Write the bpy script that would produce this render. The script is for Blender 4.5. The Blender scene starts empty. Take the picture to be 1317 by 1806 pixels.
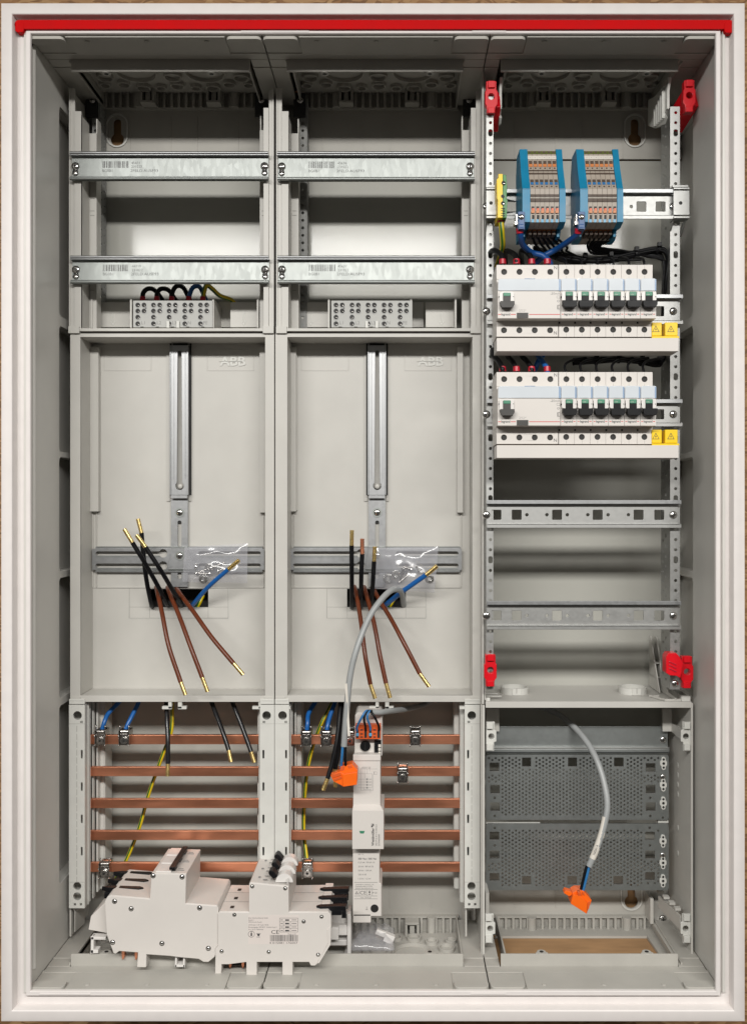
import bpy, bmesh, math, random
from mathutils import Vector, Matrix
from mathutils.geometry import delaunay_2d_cdt
random.seed(7)
C = bpy.context.scene
COL = C.collection
# ------------------------------------------------------------------ camera
# scene measured in millimetres (written out in metres); y = depth behind the cabinet's front face
VX, VY, D, F = 703.0, 900.0, 1010.0, 1646.3
MM = 0.001
cam = bpy.data.cameras.new('camera'); camo = bpy.data.objects.new('camera', cam); COL.objects.link(camo)
camo.location = (0, -D*MM, 0); camo.rotation_euler = (math.radians(90), 0, 0)
cam.sensor_fit = 'VERTICAL'; cam.sensor_height = 36; cam.sensor_width = 36
cam.lens = 36*F/1806; cam.shift_x = -(VX-658.5)/1806; cam.shift_y = (VY-903)/1806
cam.clip_start = 0.01; cam.clip_end = 50
C.camera = camo
# ------------------------------------------------------------------ light
w = bpy.data.worlds.new('World'); C.world = w; w.use_nodes = True
wn = w.node_tree.nodes; wl = w.node_tree.links
bg = wn['Background']
tc = wn.new('ShaderNodeTexCoord'); sep = wn.new('ShaderNodeSeparateXYZ'); wr = wn.new('ShaderNodeValToRGB')
wl.new(tc.outputs['Generated'], sep.inputs[0])
mp = wn.new('ShaderNodeMapRange'); mp.inputs[1].default_value = -1; mp.inputs[2].default_value = 1
wl.new(sep.outputs[2], mp.inputs[0]); wl.new(mp.outputs[0], wr.inputs[0]); wl.new(wr.outputs[0], bg.inputs[0])
e = wr.color_ramp.elements
e[0].position = 0.0; e[0].color = (0.30, 0.26, 0.22, 1)
e[1].position = 1.0; e[1].color = (0.50, 0.49, 0.46, 1)
x = e.new(0.40); x.color = (0.34, 0.31, 0.28, 1)
x = e.new(0.50); x.color = (0.85, 0.82, 0.77, 1)
x = e.new(0.60); x.color = (0.80, 0.79, 0.74, 1)
bg.inputs[1].default_value = 0.175
def area(name, loc, target, sx, sy, power, col):
    l = bpy.data.lights.new(name, 'AREA'); l.shape = 'RECTANGLE'; l.size = sx; l.size_y = sy; l.energy = power; l.color = col
    o = bpy.data.objects.new(name, l); COL.objects.link(o); o.location = loc
    o.rotation_euler = (Vector(target)-Vector(loc)).to_track_quat('-Z', 'Y').to_euler()
    return o
area('ceiling_lamp', (-0.05, -1.65, 0.84), (-0.05, -1.65+0.26, 0.84-0.97), 2.6, 0.22, 86, (1.0, 0.98, 0.94))
#area('room_lamp', (0.3, -2.6, 0.55), (0, 0.1, 0), 0.9, 0.7, 7, (1.0, 0.96, 0.92))
C.view_settings.view_transform = 'Standard'; C.view_settings.look = 'None'
C.view_settings.exposure = 0.0; C.view_settings.gamma = 1
C.view_settings.use_curve_mapping = False
C.cycles.max_bounces = 8; C.cycles.transparent_max_bounces = 12
# ------------------------------------------------------------------ materials
MATS = {}
def mat(name, col, rough=0.5, metal=0.0, noise=0.04, nscale=60, bump=0.0, bscale=900, spec=0.5, coat=0.0, streak=False):
    m = bpy.data.materials.new(name); m.use_nodes = True
    n = m.node_tree.nodes; l = m.node_tree.links; p = n['Principled BSDF']
    p.inputs['Roughness'].default_value = rough; p.inputs['Metallic'].default_value = metal
    p.inputs['Specular IOR Level'].default_value = spec
    p.inputs['Coat Weight'].default_value = coat; p.inputs['Coat Roughness'].default_value = 0.12
    g = n.new('ShaderNodeNewGeometry'); nt = n.new('ShaderNodeTexNoise'); nt.inputs['Scale'].default_value = nscale
    nt.inputs['Detail'].default_value = 4
    src = g.outputs['Position']
    if streak:
        mpn = n.new('ShaderNodeMapping'); mpn.inputs['Scale'].default_value = streak
        l.new(src, mpn.inputs[0]); src = mpn.outputs[0]
    l.new(src, nt.inputs['Vector'])
    cr = n.new('ShaderNodeValToRGB'); l.new(nt.outputs['Fac'], cr.inputs[0])
    a = [max(0, c*(1-noise*1.6)) for c in col]; b = [min(1, c*(1+noise*1.6)) for c in col]
    cr.color_ramp.elements[0].position = .3; cr.color_ramp.elements[1].position = .7
    cr.color_ramp.elements[0].color = (*a, 1); cr.color_ramp.elements[1].color = (*b, 1)
    l.new(cr.outputs[0], p.inputs['Base Color'])
    rr_ = n.new('ShaderNodeMapRange'); rr_.inputs[3].default_value = max(0, rough*(1-min(.3, noise*7))); rr_.inputs[4].default_value = min(1, rough*(1+min(.3, noise*7)))
    l.new(nt.outputs['Fac'], rr_.inputs[0]); l.new(rr_.outputs[0], p.inputs['Roughness'])
    if bump:
        n2 = n.new('ShaderNodeTexNoise'); n2.inputs['Scale'].default_value = bscale; l.new(g.outputs['Position'], n2.inputs['Vector'])
        bn = n.new('ShaderNodeBump'); bn.inputs['Strength'].default_value = bump; bn.inputs['Distance'].default_value = 0.0004
        l.new(n2.outputs['Fac'], bn.inputs['Height']); l.new(bn.outputs[0], p.inputs['Normal'])
    MATS[name] = m; return m
def spangle(name, col, rough, amount=0.35, scale=220, streak=None):
    m = mat(name, col, rough, 1.0, 0.03, 30)
    n = m.node_tree.nodes; l = m.node_tree.links; p = n['Principled BSDF']
    v = n.new('ShaderNodeTexVoronoi'); v.inputs['Scale'].default_value = scale
    nz = n.new('ShaderNodeTexNoise'); nz.inputs['Scale'].default_value = scale*0.5
    g = n.new('ShaderNodeNewGeometry')
    src = g.outputs['Position']
    if streak:
        mpn = n.new('ShaderNodeMapping'); mpn.inputs['Scale'].default_value = streak; l.new(src, mpn.inputs[0]); src = mpn.outputs[0]
    l.new(src, v.inputs['Vector']); l.new(src, nz.inputs['Vector'])
    mx = n.new('ShaderNodeMix'); mx.data_type = 'FLOAT'; mx.inputs[0].default_value = 0.5
    sp = n.new('ShaderNodeSeparateColor'); l.new(v.outputs['Color'], sp.inputs[0])
    l.new(sp.outputs[0], mx.inputs[2]); l.new(nz.outputs['Fac'], mx.inputs[3])
    r = n.new('ShaderNodeMapRange'); r.inputs[3].default_value = rough*(1-amount); r.inputs[4].default_value = rough*(1+amount)
    l.new(mx.outputs[0], r.inputs[0]); l.new(r.outputs[0], p.inputs['Roughness'])
    cr = n.new('ShaderNodeValToRGB')
    cr.color_ramp.elements[0].color = (*[c*(1-amount*.55) for c in col], 1); cr.color_ramp.elements[1].color = (*[min(1, c*(1+amount*.35)) for c in col], 1)
    l.new(mx.outputs[0], cr.inputs[0]); l.new(cr.outputs[0], p.inputs['Base Color'])
    return m
mat('frame_paint', (0.70, 0.66, 0.64), 0.42, noise=.015, bump=.15, bscale=1500)
mat('plastic', (0.515, 0.50, 0.465), 0.42, noise=.02, nscale=25, bump=.12, bscale=1600)
mat('plastic_side', (0.57, 0.555, 0.52), 0.36, noise=.02, nscale=18, bump=.12, bscale=1600)
mat('plastic_shell', (0.42, 0.405, 0.37), 0.55, noise=.03, nscale=25, spec=.3, bump=.15, bscale=1200)
mat('plastic_line', (0.30, 0.295, 0.27), 0.6)
mat('plastic_light', (0.60, 0.595, 0.56), 0.4, noise=.02)
mat('sheet', (0.40, 0.395, 0.36), 0.13, noise=.02, nscale=12, spec=.24, bump=.05, bscale=500)
mat('device', (0.62, 0.585, 0.55), 0.42, noise=.015, nscale=20, bump=.06, bscale=1800)
mat('device_pink', (0.66, 0.60, 0.565), 0.38, noise=.015, nscale=20)
mat('block_grey', (0.42, 0.42, 0.40), 0.5)
mat('device_white', (0.68, 0.655, 0.63), 0.3, noise=.01)
mat('cover', (0.62, 0.66, 0.70), 0.12, noise=.01, spec=.7, coat=.6)
mat('cover_edge', (0.30, 0.40, 0.55), 0.15, noise=.02, coat=.5)
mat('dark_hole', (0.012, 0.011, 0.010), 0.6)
mat('black', (0.006, 0.006, 0.007), 0.42, noise=.05, spec=.2)
mat('black_gloss', (0.010, 0.010, 0.011), 0.28, noise=.05, spec=.4)
mat('galv_dull', (0.27, 0.27, 0.26), 0.6, noise=.1, nscale=200)
mat('ring_grey', (0.40, 0.40, 0.39), 0.45)
mat('handle_grey', (0.06, 0.057, 0.054), 0.45, spec=.3)
mat('print', (0.05, 0.048, 0.05), 0.6)
mat('print_soft', (0.24, 0.235, 0.23), 0.6)
mat('print_red', (0.55, 0.08, 0.08), 0.5)
mat('print_steel', (0.16, 0.16, 0.16), 0.6, spec=.2)
mat('green', (0.05, 0.22, 0.13), 0.4)
mat('red', (0.62, 0.004, 0.012), 0.35, noise=.03, spec=.4)
mat('red_trim', (0.52, 0.0, 0.001), 0.5, noise=.03, spec=.08)
mat('ferrule_red', (0.42, 0.01, 0.025), 0.35)
mat('blue', (0.008, 0.10, 0.34), 0.35, noise=.03)
mat('blue_deep', (0.004, 0.055, 0.21), 0.4)
mat('blue_wire', (0.03, 0.16, 0.38), 0.35)
mat('blue_block', (0.005, 0.185, 0.335), 0.42, noise=.04)
mat('blue_light', (0.10, 0.33, 0.52), 0.4)
mat('blue_dark', (0.02, 0.08, 0.22), 0.4)
mat('beige', (0.36, 0.31, 0.26), 0.5, noise=.04)
mat('beige_dark', (0.08, 0.055, 0.04), 0.6)
mat('label_white', (0.62, 0.58, 0.52), 0.5)
mat('olive', (0.10, 0.12, 0.02), 0.5)
mat('terminal_orange', (0.55, 0.20, 0.07), 0.45)
mat('orange', (0.85, 0.13, 0.005), 0.4, noise=.02)
mat('orange_dull', (0.62, 0.10, 0.02), 0.4, noise=.02)
mat('brown', (0.12, 0.028, 0.009), 0.33, noise=.06, spec=.35)
mat('grey_cable', (0.30, 0.31, 0.31), 0.4, noise=.03)
mat('yellow', (0.75, 0.52, 0.01), 0.4)
mat('caution_yellow', (0.86, 0.58, 0.0), 0.4)
mat('earth_green', (0.03, 0.20, 0.035), 0.4)
mat('rubber_dark', (0.03, 0.03, 0.03), 0.6)
spangle('steel', (0.30, 0.315, 0.305), 0.50, 0.14, 260, (1, 1, .35))
spangle('steel_rail', (0.40, 0.40, 0.39), 0.5, 0.09, 300)
spangle('steel_dark', (0.36, 0.38, 0.375), 0.5, 0.06, 300)
spangle('steel_bar', (0.36, 0.365, 0.37), 0.45, 0.1, 300)
mat('chrome', (0.70, 0.69, 0.67), 0.2, 1.0, noise=.08, nscale=300)
mat('clamp_steel', (0.42, 0.40, 0.38), 0.25, 1.0, noise=.15, nscale=400)
mat('copper', (0.88, 0.37, 0.22), 0.38, 1.0, noise=.09, nscale=60, streak=(.2, 1, 1))
mat('brass', (0.92, 0.66, 0.28), 0.32, 1.0, noise=.12, nscale=300)
mat('cardboard', (0.36, 0.21, 0.10), 0.85, noise=.08, nscale=90, streak=(.3, 1, 1))
# striped insulation
def stripe_mat():
    m = bpy.data.materials.new('earth_stripe'); m.use_nodes = True
    n = m.node_tree.nodes; l = m.node_tree.links; p = n['Principled BSDF']; p.inputs['Roughness'].default_value = .35
    uv = n.new('ShaderNodeTexCoord'); s = n.new('ShaderNodeSeparateXYZ'); l.new(uv.outputs['UV'], s.inputs[0])
    r = n.new('ShaderNodeValToRGB'); r.color_ramp.interpolation = 'CONSTANT'
    el = r.color_ramp.elements; el[0].color = (0.68, 0.50, 0.01, 1); el[0].position = 0
    el[1].position = .32; el[1].color = (0.02, 0.12, 0.02, 1)
    q = el.new(.62); q.color = (0.68, 0.50, 0.01, 1)
    q = el.new(.86); q.color = (0.02, 0.12, 0.02, 1)
    l.new(s.outputs[0], r.inputs[0]); l.new(r.outputs[0], p.inputs['Base Color']); MATS['earth_stripe'] = m
stripe_mat()
def film_mat():
    m = bpy.data.materials.new('plastic_film'); m.use_nodes = True
    n = m.node_tree.nodes; l = m.node_tree.links
    for q in list(n):
        if q.type != 'OUTPUT_MATERIAL': n.remove(q)
    out = [q for q in n if q.type == 'OUTPUT_MATERIAL'][0]
    t = n.new('ShaderNodeBsdfTransparent'); t.inputs[0].default_value = (0.98, 0.98, 0.985, 1)
    g = n.new('ShaderNodeBsdfGlossy'); g.inputs['Roughness'].default_value = 0.16; g.inputs[0].default_value = (1, 1, 1, 1)
    df = n.new('ShaderNodeBsdfDiffuse'); df.inputs[0].default_value = (.75, .75, .8, 1)
    lw = n.new('ShaderNodeLayerWeight'); lw.inputs[0].default_value = .5
    pw = n.new('ShaderNodeMath'); pw.operation = 'POWER'; pw.inputs[1].default_value = 3.0; l.new(lw.outputs['Facing'], pw.inputs[0])
    f = n.new('ShaderNodeMath'); f.operation = 'MULTIPLY_ADD'; f.inputs[1].default_value = .6; f.inputs[2].default_value = .055; l.new(pw.outputs[0], f.inputs[0])
    a = n.new('ShaderNodeMixShader'); l.new(f.outputs[0], a.inputs[0]); l.new(t.outputs[0], a.inputs[1]); l.new(g.outputs[0], a.inputs[2])
    a = n.new('ShaderNodeMixShader'); l.new(f.outputs[0], a.inputs[0]); l.new(t.outputs[0], a.inputs[1]); l.new(g.outputs[0], a.inputs[2])
    b = n.new('ShaderNodeMixShader'); b.inputs[0].default_value = .13; l.new(a.outputs[0], b.inputs[1]); l.new(df.outputs[0], b.inputs[2])
    l.new(b.outputs[0], out.inputs[0]); MATS['plastic_film'] = m
film_mat()
def osb_mat():
    m = mat('osb', (0.35, 0.2, 0.09), 0.7)
    n = m.node_tree.nodes; l = m.node_tree.links; p = n['Principled BSDF']
    g = n.new('ShaderNodeNewGeometry'); mpn = n.new('ShaderNodeMapping'); mpn.inputs['Scale'].default_value = (.45, 1, 2.2); mpn.inputs['Rotation'].default_value = (0, .5, 0)
    nz = n.new('ShaderNodeTexNoise'); nz.inputs['Scale'].default_value = 14
    ad = n.new('ShaderNodeVectorMath'); ad.operation = 'MULTIPLY_ADD'; ad.inputs[1].default_value = (.05, .05, .05)
    l.new(g.outputs['Position'], nz.inputs['Vector']); l.new(nz.outputs['Color'], ad.inputs[0]); l.new(g.outputs['Position'], ad.inputs[2])
    l.new(ad.outputs[0], mpn.inputs[0])
    v = n.new('ShaderNodeTexVoronoi'); v.inputs['Scale'].default_value = 150; l.new(mpn.outputs[0], v.inputs['Vector'])
    cr = n.new('ShaderNodeValToRGB'); s = n.new('ShaderNodeSeparateColor'); l.new(v.outputs['Color'], s.inputs[0]); l.new(s.outputs[0], cr.inputs[0])
    el = cr.color_ramp.elements; el[0].color = (.20, .10, .04, 1); el[1].color = (.46, .28, .13, 1)
    q = el.new(.5); q.color = (.33, .17, .07, 1)
    l.new(cr.outputs[0], p.inputs['Base Color'])
osb_mat()
# ------------------------------------------------------------------ geometry helpers (mm)
def X(px, d): return (px-VX)*(D+d)/F
def Z(py, d): return (VY-py)*(D+d)/F
def P(px, py, d): return Vector((X(px, d), d, Z(py, d)))
def S(d): return F/(D+d)
ORG = {}
def circ(cx, cz, r, n=12, a0=0.0):
    return [(cx+r*math.cos(a0+2*math.pi*i/n), cz+r*math.sin(a0+2*math.pi*i/n)) for i in range(n)]
def rrect(x0, x1, z0, z1, r=1.0, n=4):
    if x0 > x1: x0, x1 = x1, x0
    if z0 > z1: z0, z1 = z1, z0
    r = min(r, (x1-x0)/2-1e-3, (z1-z0)/2-1e-3)
    out = []
    for cx, cz, a in ((x1-r, z1-r, 0), (x0+r, z1-r, 90), (x0+r, z0+r, 180), (x1-r, z0+r, 270)):
        for i in range(n+1):
            t = math.radians(a+90*i/n); out.append((cx+r*math.cos(t), cz+r*math.sin(t)))
    return out
TXT = {}
def text_geo(s, bold=False):
    k = (s, bold)
    if k not in TXT:
        cu = bpy.data.curves.new('t', 'FONT'); cu.body = s; cu.size = 1.0; cu.resolution_u = 2
        if bold: cu.offset = 0.022
        o = bpy.data.objects.new('t', cu)
        COL.objects.link(o); dg = bpy.context.evaluated_depsgraph_get(); dg.update()
        me = bpy.data.meshes.new_from_object(o.evaluated_get(dg))
        vs = [(v.co.x, v.co.y) for v in me.vertices]; fs = [tuple(p.vertices) for p in me.polygons]
        bpy.data.objects.remove(o); bpy.data.curves.remove(cu); bpy.data.meshes.remove(me)
        x0 = min(v[0] for v in vs); x1 = max(v[0] for v in vs)
        TXT[k] = ([(a-x0, b) for a, b in vs], fs, x1-x0)
    return TXT[k]
class MB:
    def __init__(s, m='plastic'):
        s.v = []; s.f = []; s.mi = []; s.names = []; s.uv = {}; s.use(m)
    def use(s, m):
        if m not in s.names: s.names.append(m)
        s.c = s.names.index(m); return s
    def add(s, vs, fs):
        o = len(s.v); s.v += [tuple(a) for a in vs]
        for f in fs: s.f.append(tuple(o+i for i in f)); s.mi.append(s.c)
        return o
    def box(s, x0, x1, y0, y1, z0, z1):
        v = [(x, y, z) for x in (x0, x1) for y in (y0, y1) for z in (z0, z1)]
        s.add(v, [(0, 1, 3, 2), (4, 6, 7, 5), (0, 4, 5, 1), (2, 3, 7, 6), (0, 2, 6, 4), (1, 5, 7, 3)]); return s
    def pb(s, px0, px1, py0, py1, d0, d1, ref=None):
        r = d0 if ref is None else ref
        return s.box(X(px0, r), X(px1, r), d0, d1, Z(py1, r), Z(py0, r))
    def obox(s, c, h, M):
        v = [Vector(c)+M @ Vector((x*h[0], y*h[1], z*h[2])) for x in (-1, 1) for y in (-1, 1) for z in (-1, 1)]
        s.add(v, [(0, 1, 3, 2), (4, 6, 7, 5), (0, 4, 5, 1), (2, 3, 7, 6), (0, 2, 6, 4), (1, 5, 7, 3)]); return s
    def cyl(s, a, b, r, n=16, r2=None):
        a = Vector(a); b = Vector(b); r2 = r if r2 is None else r2
        t = (b-a).normalized(); u = t.orthogonal().normalized(); w_ = t.cross(u)
        vs = []
        for k in range(n):
            q = 2*math.pi*k/n; dd = u*math.cos(q)+w_*math.sin(q); vs += [a+dd*r, b+dd*r2]
        fs = [(2*k, 2*((k+1) % n), 2*((k+1) % n)+1, 2*k+1) for k in range(n)]
        fs += [tuple(2*k for k in range(n)), tuple(2*k+1 for k in range(n))]
        s.add(vs, fs); return s
    def ycyl(s, x, z, r, y0, y1, n=16, r2=None): return s.cyl((x, y0, z), (x, y1, z), r, n, r2)
    def pcyl(s, px, py, rpx, d0, d1, n=16, r2=None):
        k = S(d0); return s.ycyl(X(px, d0), Z(py, d0), rpx/k, d0, d1, n, None if r2 is None else r2/k)
    def ring(s, c, axis, r0, r1, h, n=24):
        t = Vector(axis).normalized(); u = t.orthogonal().normalized(); w_ = t.cross(u); c = Vector(c); vs = []
        for k in range(n):
            q = 2*math.pi*k/n; dd = u*math.cos(q)+w_*math.sin(q)
            vs += [c+dd*r0, c+dd*r1, c+dd*r1+t*h, c+dd*r0+t*h]
        fs = []
        for k in range(n):
            a = 4*k; b = 4*((k+1) % n)
            for i in range(4): fs.append((a+i, a+(i+1) % 4, b+(i+1) % 4, b+i))
        s.add(vs, fs); return s
    def plate(s, out, holes, a0, a1, axis='y'):
        """outline with holes extruded a0..a1; axis y: (x,z), axis x: (y,z), axis z: (x,y)"""
        def ccw(L):
            L = [tuple(p) for i, p in enumerate(L) if i == 0 or (abs(p[0]-L[i-1][0])+abs(p[1]-L[i-1][1])) > 1e-4]
            ar = sum(L[i][0]*L[(i+1) % len(L)][1]-L[(i+1) % len(L)][0]*L[i][1] for i in range(len(L)))
            return L if ar > 0 else L[::-1]
        out = ccw(out); holes = [ccw(h) for h in holes]
        def m(u, v, a): return {'y': (u, a, v), 'x': (a, u, v), 'z': (u, v, a)}[axis]
        pts = [Vector(p) for p in out]; faces = [list(range(len(out)))]
        for h in holes:
            faces.append(list(range(len(pts), len(pts)+len(h)))); pts += [Vector(p) for p in h]
        vo, eo, fo, ov, oe, of = delaunay_2d_cdt(pts, [], faces, 1, 1e-5)
        keep = [f for f, o_ in zip(fo, of) if list(o_) == [0] or (0 in o_ and len(o_) == 1)]
        s.add([m(p.x, p.y, a0) for p in vo], keep)
        s.add([m(p.x, p.y, a1) for p in vo], keep)
        for loop in [out]+list(holes):
            n = len(loop); vs = []
            for (u, v) in loop: vs += [m(u, v, a0), m(u, v, a1)]
            s.add(vs, [(2*k, 2*((k+1) % n), 2*((k+1) % n)+1, 2*k+1) for k in range(n)])
        return s
    def pplate(s, out, holes, d0, d1, ref=None):
        r = d0 if ref is None else ref
        g = lambda L: [(X(a, r), Z(b, r)) for a, b in L]
        return s.plate(g(out), [g(h) for h in holes], d0, d1)
    def prism(s, poly, a0, a1, axis='y'): return s.plate(poly, [], a0, a1, axis)
    def tube(s, pts, r, n=12, sub=6, uv=False, taper=None):
        P_ = [Vector(p) for p in pts]
        if len(P_) > 2 and sub > 1:
            Q = [P_[0]*2-P_[1]]+P_+[P_[-1]*2-P_[-2]]; R = []
            for i in range(1, len(Q)-2):
                for k in range(sub):
                    t = k/sub; a, b, c, d = Q[i-1:i+3]
                    R.append(.5*((2*b)+(c-a)*t+(2*a-5*b+4*c-d)*t*t+(3*b-a-3*c+d)*t**3))
            R.append(P_[-1]); P_ = R
        t0 = (P_[1]-P_[0]).normalized(); u = t0.orthogonal().normalized(); vs = []; m = len(P_)
        for i, p in enumerate(P_):
            t = (P_[min(i+1, m-1)]-P_[max(i-1, 0)]).normalized()
            u = (u-t*u.dot(t)).normalized(); w_ = t.cross(u)
            rr = r if taper is None else r+(taper-r)*i/(m-1)
            for k in range(n):
                q = 2*math.pi*k/n; vs.append(p+(u*math.cos(q)+w_*math.sin(q))*rr)
        fs = []; f0 = len(s.f)
        for i in range(m-1):
            for k in range(n):
                fs.append((i*n+k, i*n+(k+1) % n, (i+1)*n+(k+1) % n, (i+1)*n+k))
                if uv: s.uv[f0+len(fs)-1] = [(k/n, 0), ((k+1)/n, 0), ((k+1)/n, 1), (k/n, 1)]
        fs += [tuple(range(n)), tuple((m-1)*n+k for k in range(n))]
        s.add(vs, fs); return s
    def dome(s, c, r, h, n=12, ax=(0, -1, 0)):
        t = Vector(ax); u = t.orthogonal().normalized(); w_ = t.cross(u); c = Vector(c); vs = []; rows = 4
        for i in range(rows):
            a = math.pi/2*i/rows
            for k in range(n):
                q = 2*math.pi*k/n; vs.append(c+(u*math.cos(q)+w_*math.sin(q))*r*math.cos(a)+t*h*math.sin(a))
        vs.append(c+t*h); fs = [tuple(range(n))]
        for i in range(rows-1):
            for k in range(n): fs.append((i*n+k, i*n+(k+1) % n, (i+1)*n+(k+1) % n, (i+1)*n+k))
        fs += [((rows-1)*n+k, (rows-1)*n+(k+1) % n, rows*n) for k in range(n)]
        s.add(vs, fs); return s
    def screw(s, x, z, y, r, m='chrome', slot=True, cross=True):
        s.use(m); s.dome((x, y, z), r, r*.45, 16)
        if slot:
            s.use('dark_hole'); s.box(x-r*.55, x+r*.55, y-r*.47, y-r*.2, z-r*.12, z+r*.12)
            if cross: s.box(x-r*.12, x+r*.12, y-r*.475, y-r*.2, z-r*.55, z+r*.55)
        return s
    def text(s, t, x, z, y, h, rot=0, align='l', bold=False, thick=0.12, sx=1.0):
        vs, fs, wd = text_geo(t, bold); o = {'l': 0, 'c': -wd/2, 'r': -wd}[align]
        k = h/0.72; c, n_ = math.cos(rot), math.sin(rot)
        def m(a, b, yy): a = (a+o)*k*sx; b = b*k; return (x+a*c-b*n_, yy, z+a*n_+b*c)
        s.add([m(a, b, y-thick) for a, b in vs], fs); return s
    def ptext(s, t, px, py, d, hpx, **k): return s.text(t, X(px, d), Z(py, d), d, hpx/S(d), **k)
    def build(s, name, parent=None, bevel=0.0, smooth=38, seg=2, base=None, flat=False):
        me = bpy.data.meshes.new(name)
        if parent is not None: org = ORG[parent.name]
        elif base is not None: org = Vector(base)
        else:
            xs = [v[0] for v in s.v]; ys = [v[1] for v in s.v]; zs = [v[2] for v in s.v]
            org = Vector(((min(xs)+max(xs))/2, (min(ys)+max(ys))/2, min(zs)))
        me.from_pydata([((v[0]-org[0])*MM, (v[1]-org[1])*MM, (v[2]-org[2])*MM) for v in s.v], [], s.f)
        for i, p in enumerate(me.polygons): p.material_index = s.mi[i]
        if s.uv:
            ul = me.uv_layers.new(name='UVMap')
            for fi, u in s.uv.items():
                for k, li in enumerate(me.polygons[fi].loop_indices): ul.data[li].uv = u[k]
        bm = bmesh.new(); bm.from_mesh(me)
        bmesh.ops.remove_doubles(bm, verts=bm.verts, dist=1e-7)
        bmesh.ops.recalc_face_normals(bm, faces=bm.faces)
        bm.to_mesh(me); bm.free()
        for nme in s.names: me.materials.append(MATS[nme])
        me.polygons.foreach_set('use_smooth', [not flat]*len(me.polygons))
        if not flat: me.set_sharp_from_angle(angle=math.radians(smooth))
        o = bpy.data.objects.new(name, me); COL.objects.link(o)
        ORG[o.name] = org
        if parent is not None: o.parent = parent
        else: o.location = org*MM
        if bevel:
            b = o.modifiers.new('edge', 'BEVEL'); b.width = bevel*MM; b.segments = seg; b.limit_method = 'ANGLE'; b.angle_limit = math.radians(50)
            b.harden_normals = True
        return o
def thing(name, label, cat, loc, group=None):
    o = bpy.data.objects.new(name, None); COL.objects.link(o); o.empty_display_size = .02
    o.location = Vector(loc)*MM; ORG[o.name] = Vector(loc); o['label'] = label; o['category'] = cat
    if group: o['group'] = group
    return o
def tag(o, label, cat, group=None, kind=None):
    if label: o['label'] = label
    if cat: o['category'] = cat
    if group: o['group'] = group
    if kind: o['kind'] = kind
    return o
def dup(root, shift, label=None):
    def cp(o, parent):
        c = o.copy(); COL.objects.link(c); c.parent = parent
        for ch in [q for q in o.children]: cp(ch, c)
        return c
    r = cp(root, None); r.location = root.location+Vector(shift)*MM; ORG[r.name] = ORG[root.name]+Vector(shift)
    if label: r['label'] = label
    return r
FN = ('left', 'middle')
WR = random.Random(11)
# ================================================================== SETTING
b = MB('osb'); b.box(-900, 900, 216, 234, -900, 900)
tag(b.build('wall'), None, None, kind='structure')
b = MB('cardboard'); b.box(112, 322, 76, 184, -547, -543.4)
tag(b.build('cardboard_sheet'), 'plain brown cardboard sheet seen through the open entry hole in the cabinet floor', 'cardboard')
# ================================================================== CABINET
XL, XR, ZT, ZB = -406.0, 353.0, 520.0, -526.0
SE = (-406.0, -150.0, 100.0, 353.0)          # seams of the three entry modules
cab = thing('distribution_cabinet', 'large open light grey electrical distribution cabinet with white frame and red strip along its top', 'electrical cabinet', (-28, 100, -553))
def sweep(b, prof, x0, x1, z0, z1):
    vs = []; n = len(prof)
    for (i, y) in prof: vs += [(x0+i, y, z0+i), (x1-i, y, z0+i), (x1-i, y, z1-i), (x0+i, y, z1-i)]
    fs = []
    for k in range(n-1):
        for c in range(4): fs.append((4*k+c, 4*k+(c+1) % 4, 4*(k+1)+(c+1) % 4, 4*(k+1)+c))
    b.add(vs, fs)
fx0, fx1, fz0, fz1 = X(2, 0), X(1313, 0), Z(1802, 0), Z(5, 0)
b = MB('frame_paint')
sweep(b, [(0, 40), (0, 1.2), (.35, .35), (1.2, 0), (11.2, 0), (12, .5), (12.4, 1.5), (12.8, 13), (23.4, 13), (23.6, 9), (24.2, 8.2), (28.2, 8.2), (28.8, 9), (28.9, 12)], fx0, fx1, fz0, fz1)
b.use('dark_hole')
for px, py in ((37, 27), (1284, 29), (37, 1780), (1278, 1779)):
    b.pcyl(px, py, 3.6, 12.5, 13.5, 16)
b.build('outer_frame', cab, bevel=.0, smooth=30)
b = MB('frame_paint')
for q in ((425, 545, 52.2, 56.5), (832, 892, 52.2, 56.5), (70, 160, 1752, 1755), (830, 892, 1751.5, 1754.5)):
    b = MB('frame_paint'); b.pb(*q, 7.6, 9); b.build('rim_clip', cab, bevel=.3)
b = MB('red_trim')
b.plate(rrect(X(26, 5), X(1294, 5), Z(51, 5), Z(35, 5), 5), [], 5, 12, 'y')
b.plate(rrect(X(27, 4), X(42, 4), Z(56, 4), Z(36, 4), 3), [], 4.6, 12.2, 'y')
b.plate(rrect(X(1277, 4), X(1294, 4), Z(57, 4), Z(36, 4), 3), [], 4.6, 12.2, 'y')
b.build('red_strip', cab, bevel=.8, seg=3)
b = MB('plastic_shell')
b.box(fx0+2, fx1-2, 30, 214, 549.5, 552); b.box(fx0+2, fx0+5, 30, 214, -545, 546); b.box(fx1-5, fx1-2, 30, 214, -545, 546)
# gaps between the side walls and the rim are closed by the box behind them
bx0, bx1 = X(873, 160), X(1152, 160)
b.box(fx0+2, bx0-6, 30, 214, -553, -550.5); b.box(bx1+6, fx1-2, 30, 214, -553, -550.5)
b.build('box_shell', cab)
# glossy rear sheet
b = MB('sheet')
b.box(XL-18, XR+18, 207, 209, -452, Z(283, 205)); b.build('rear_sheet', cab)
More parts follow.
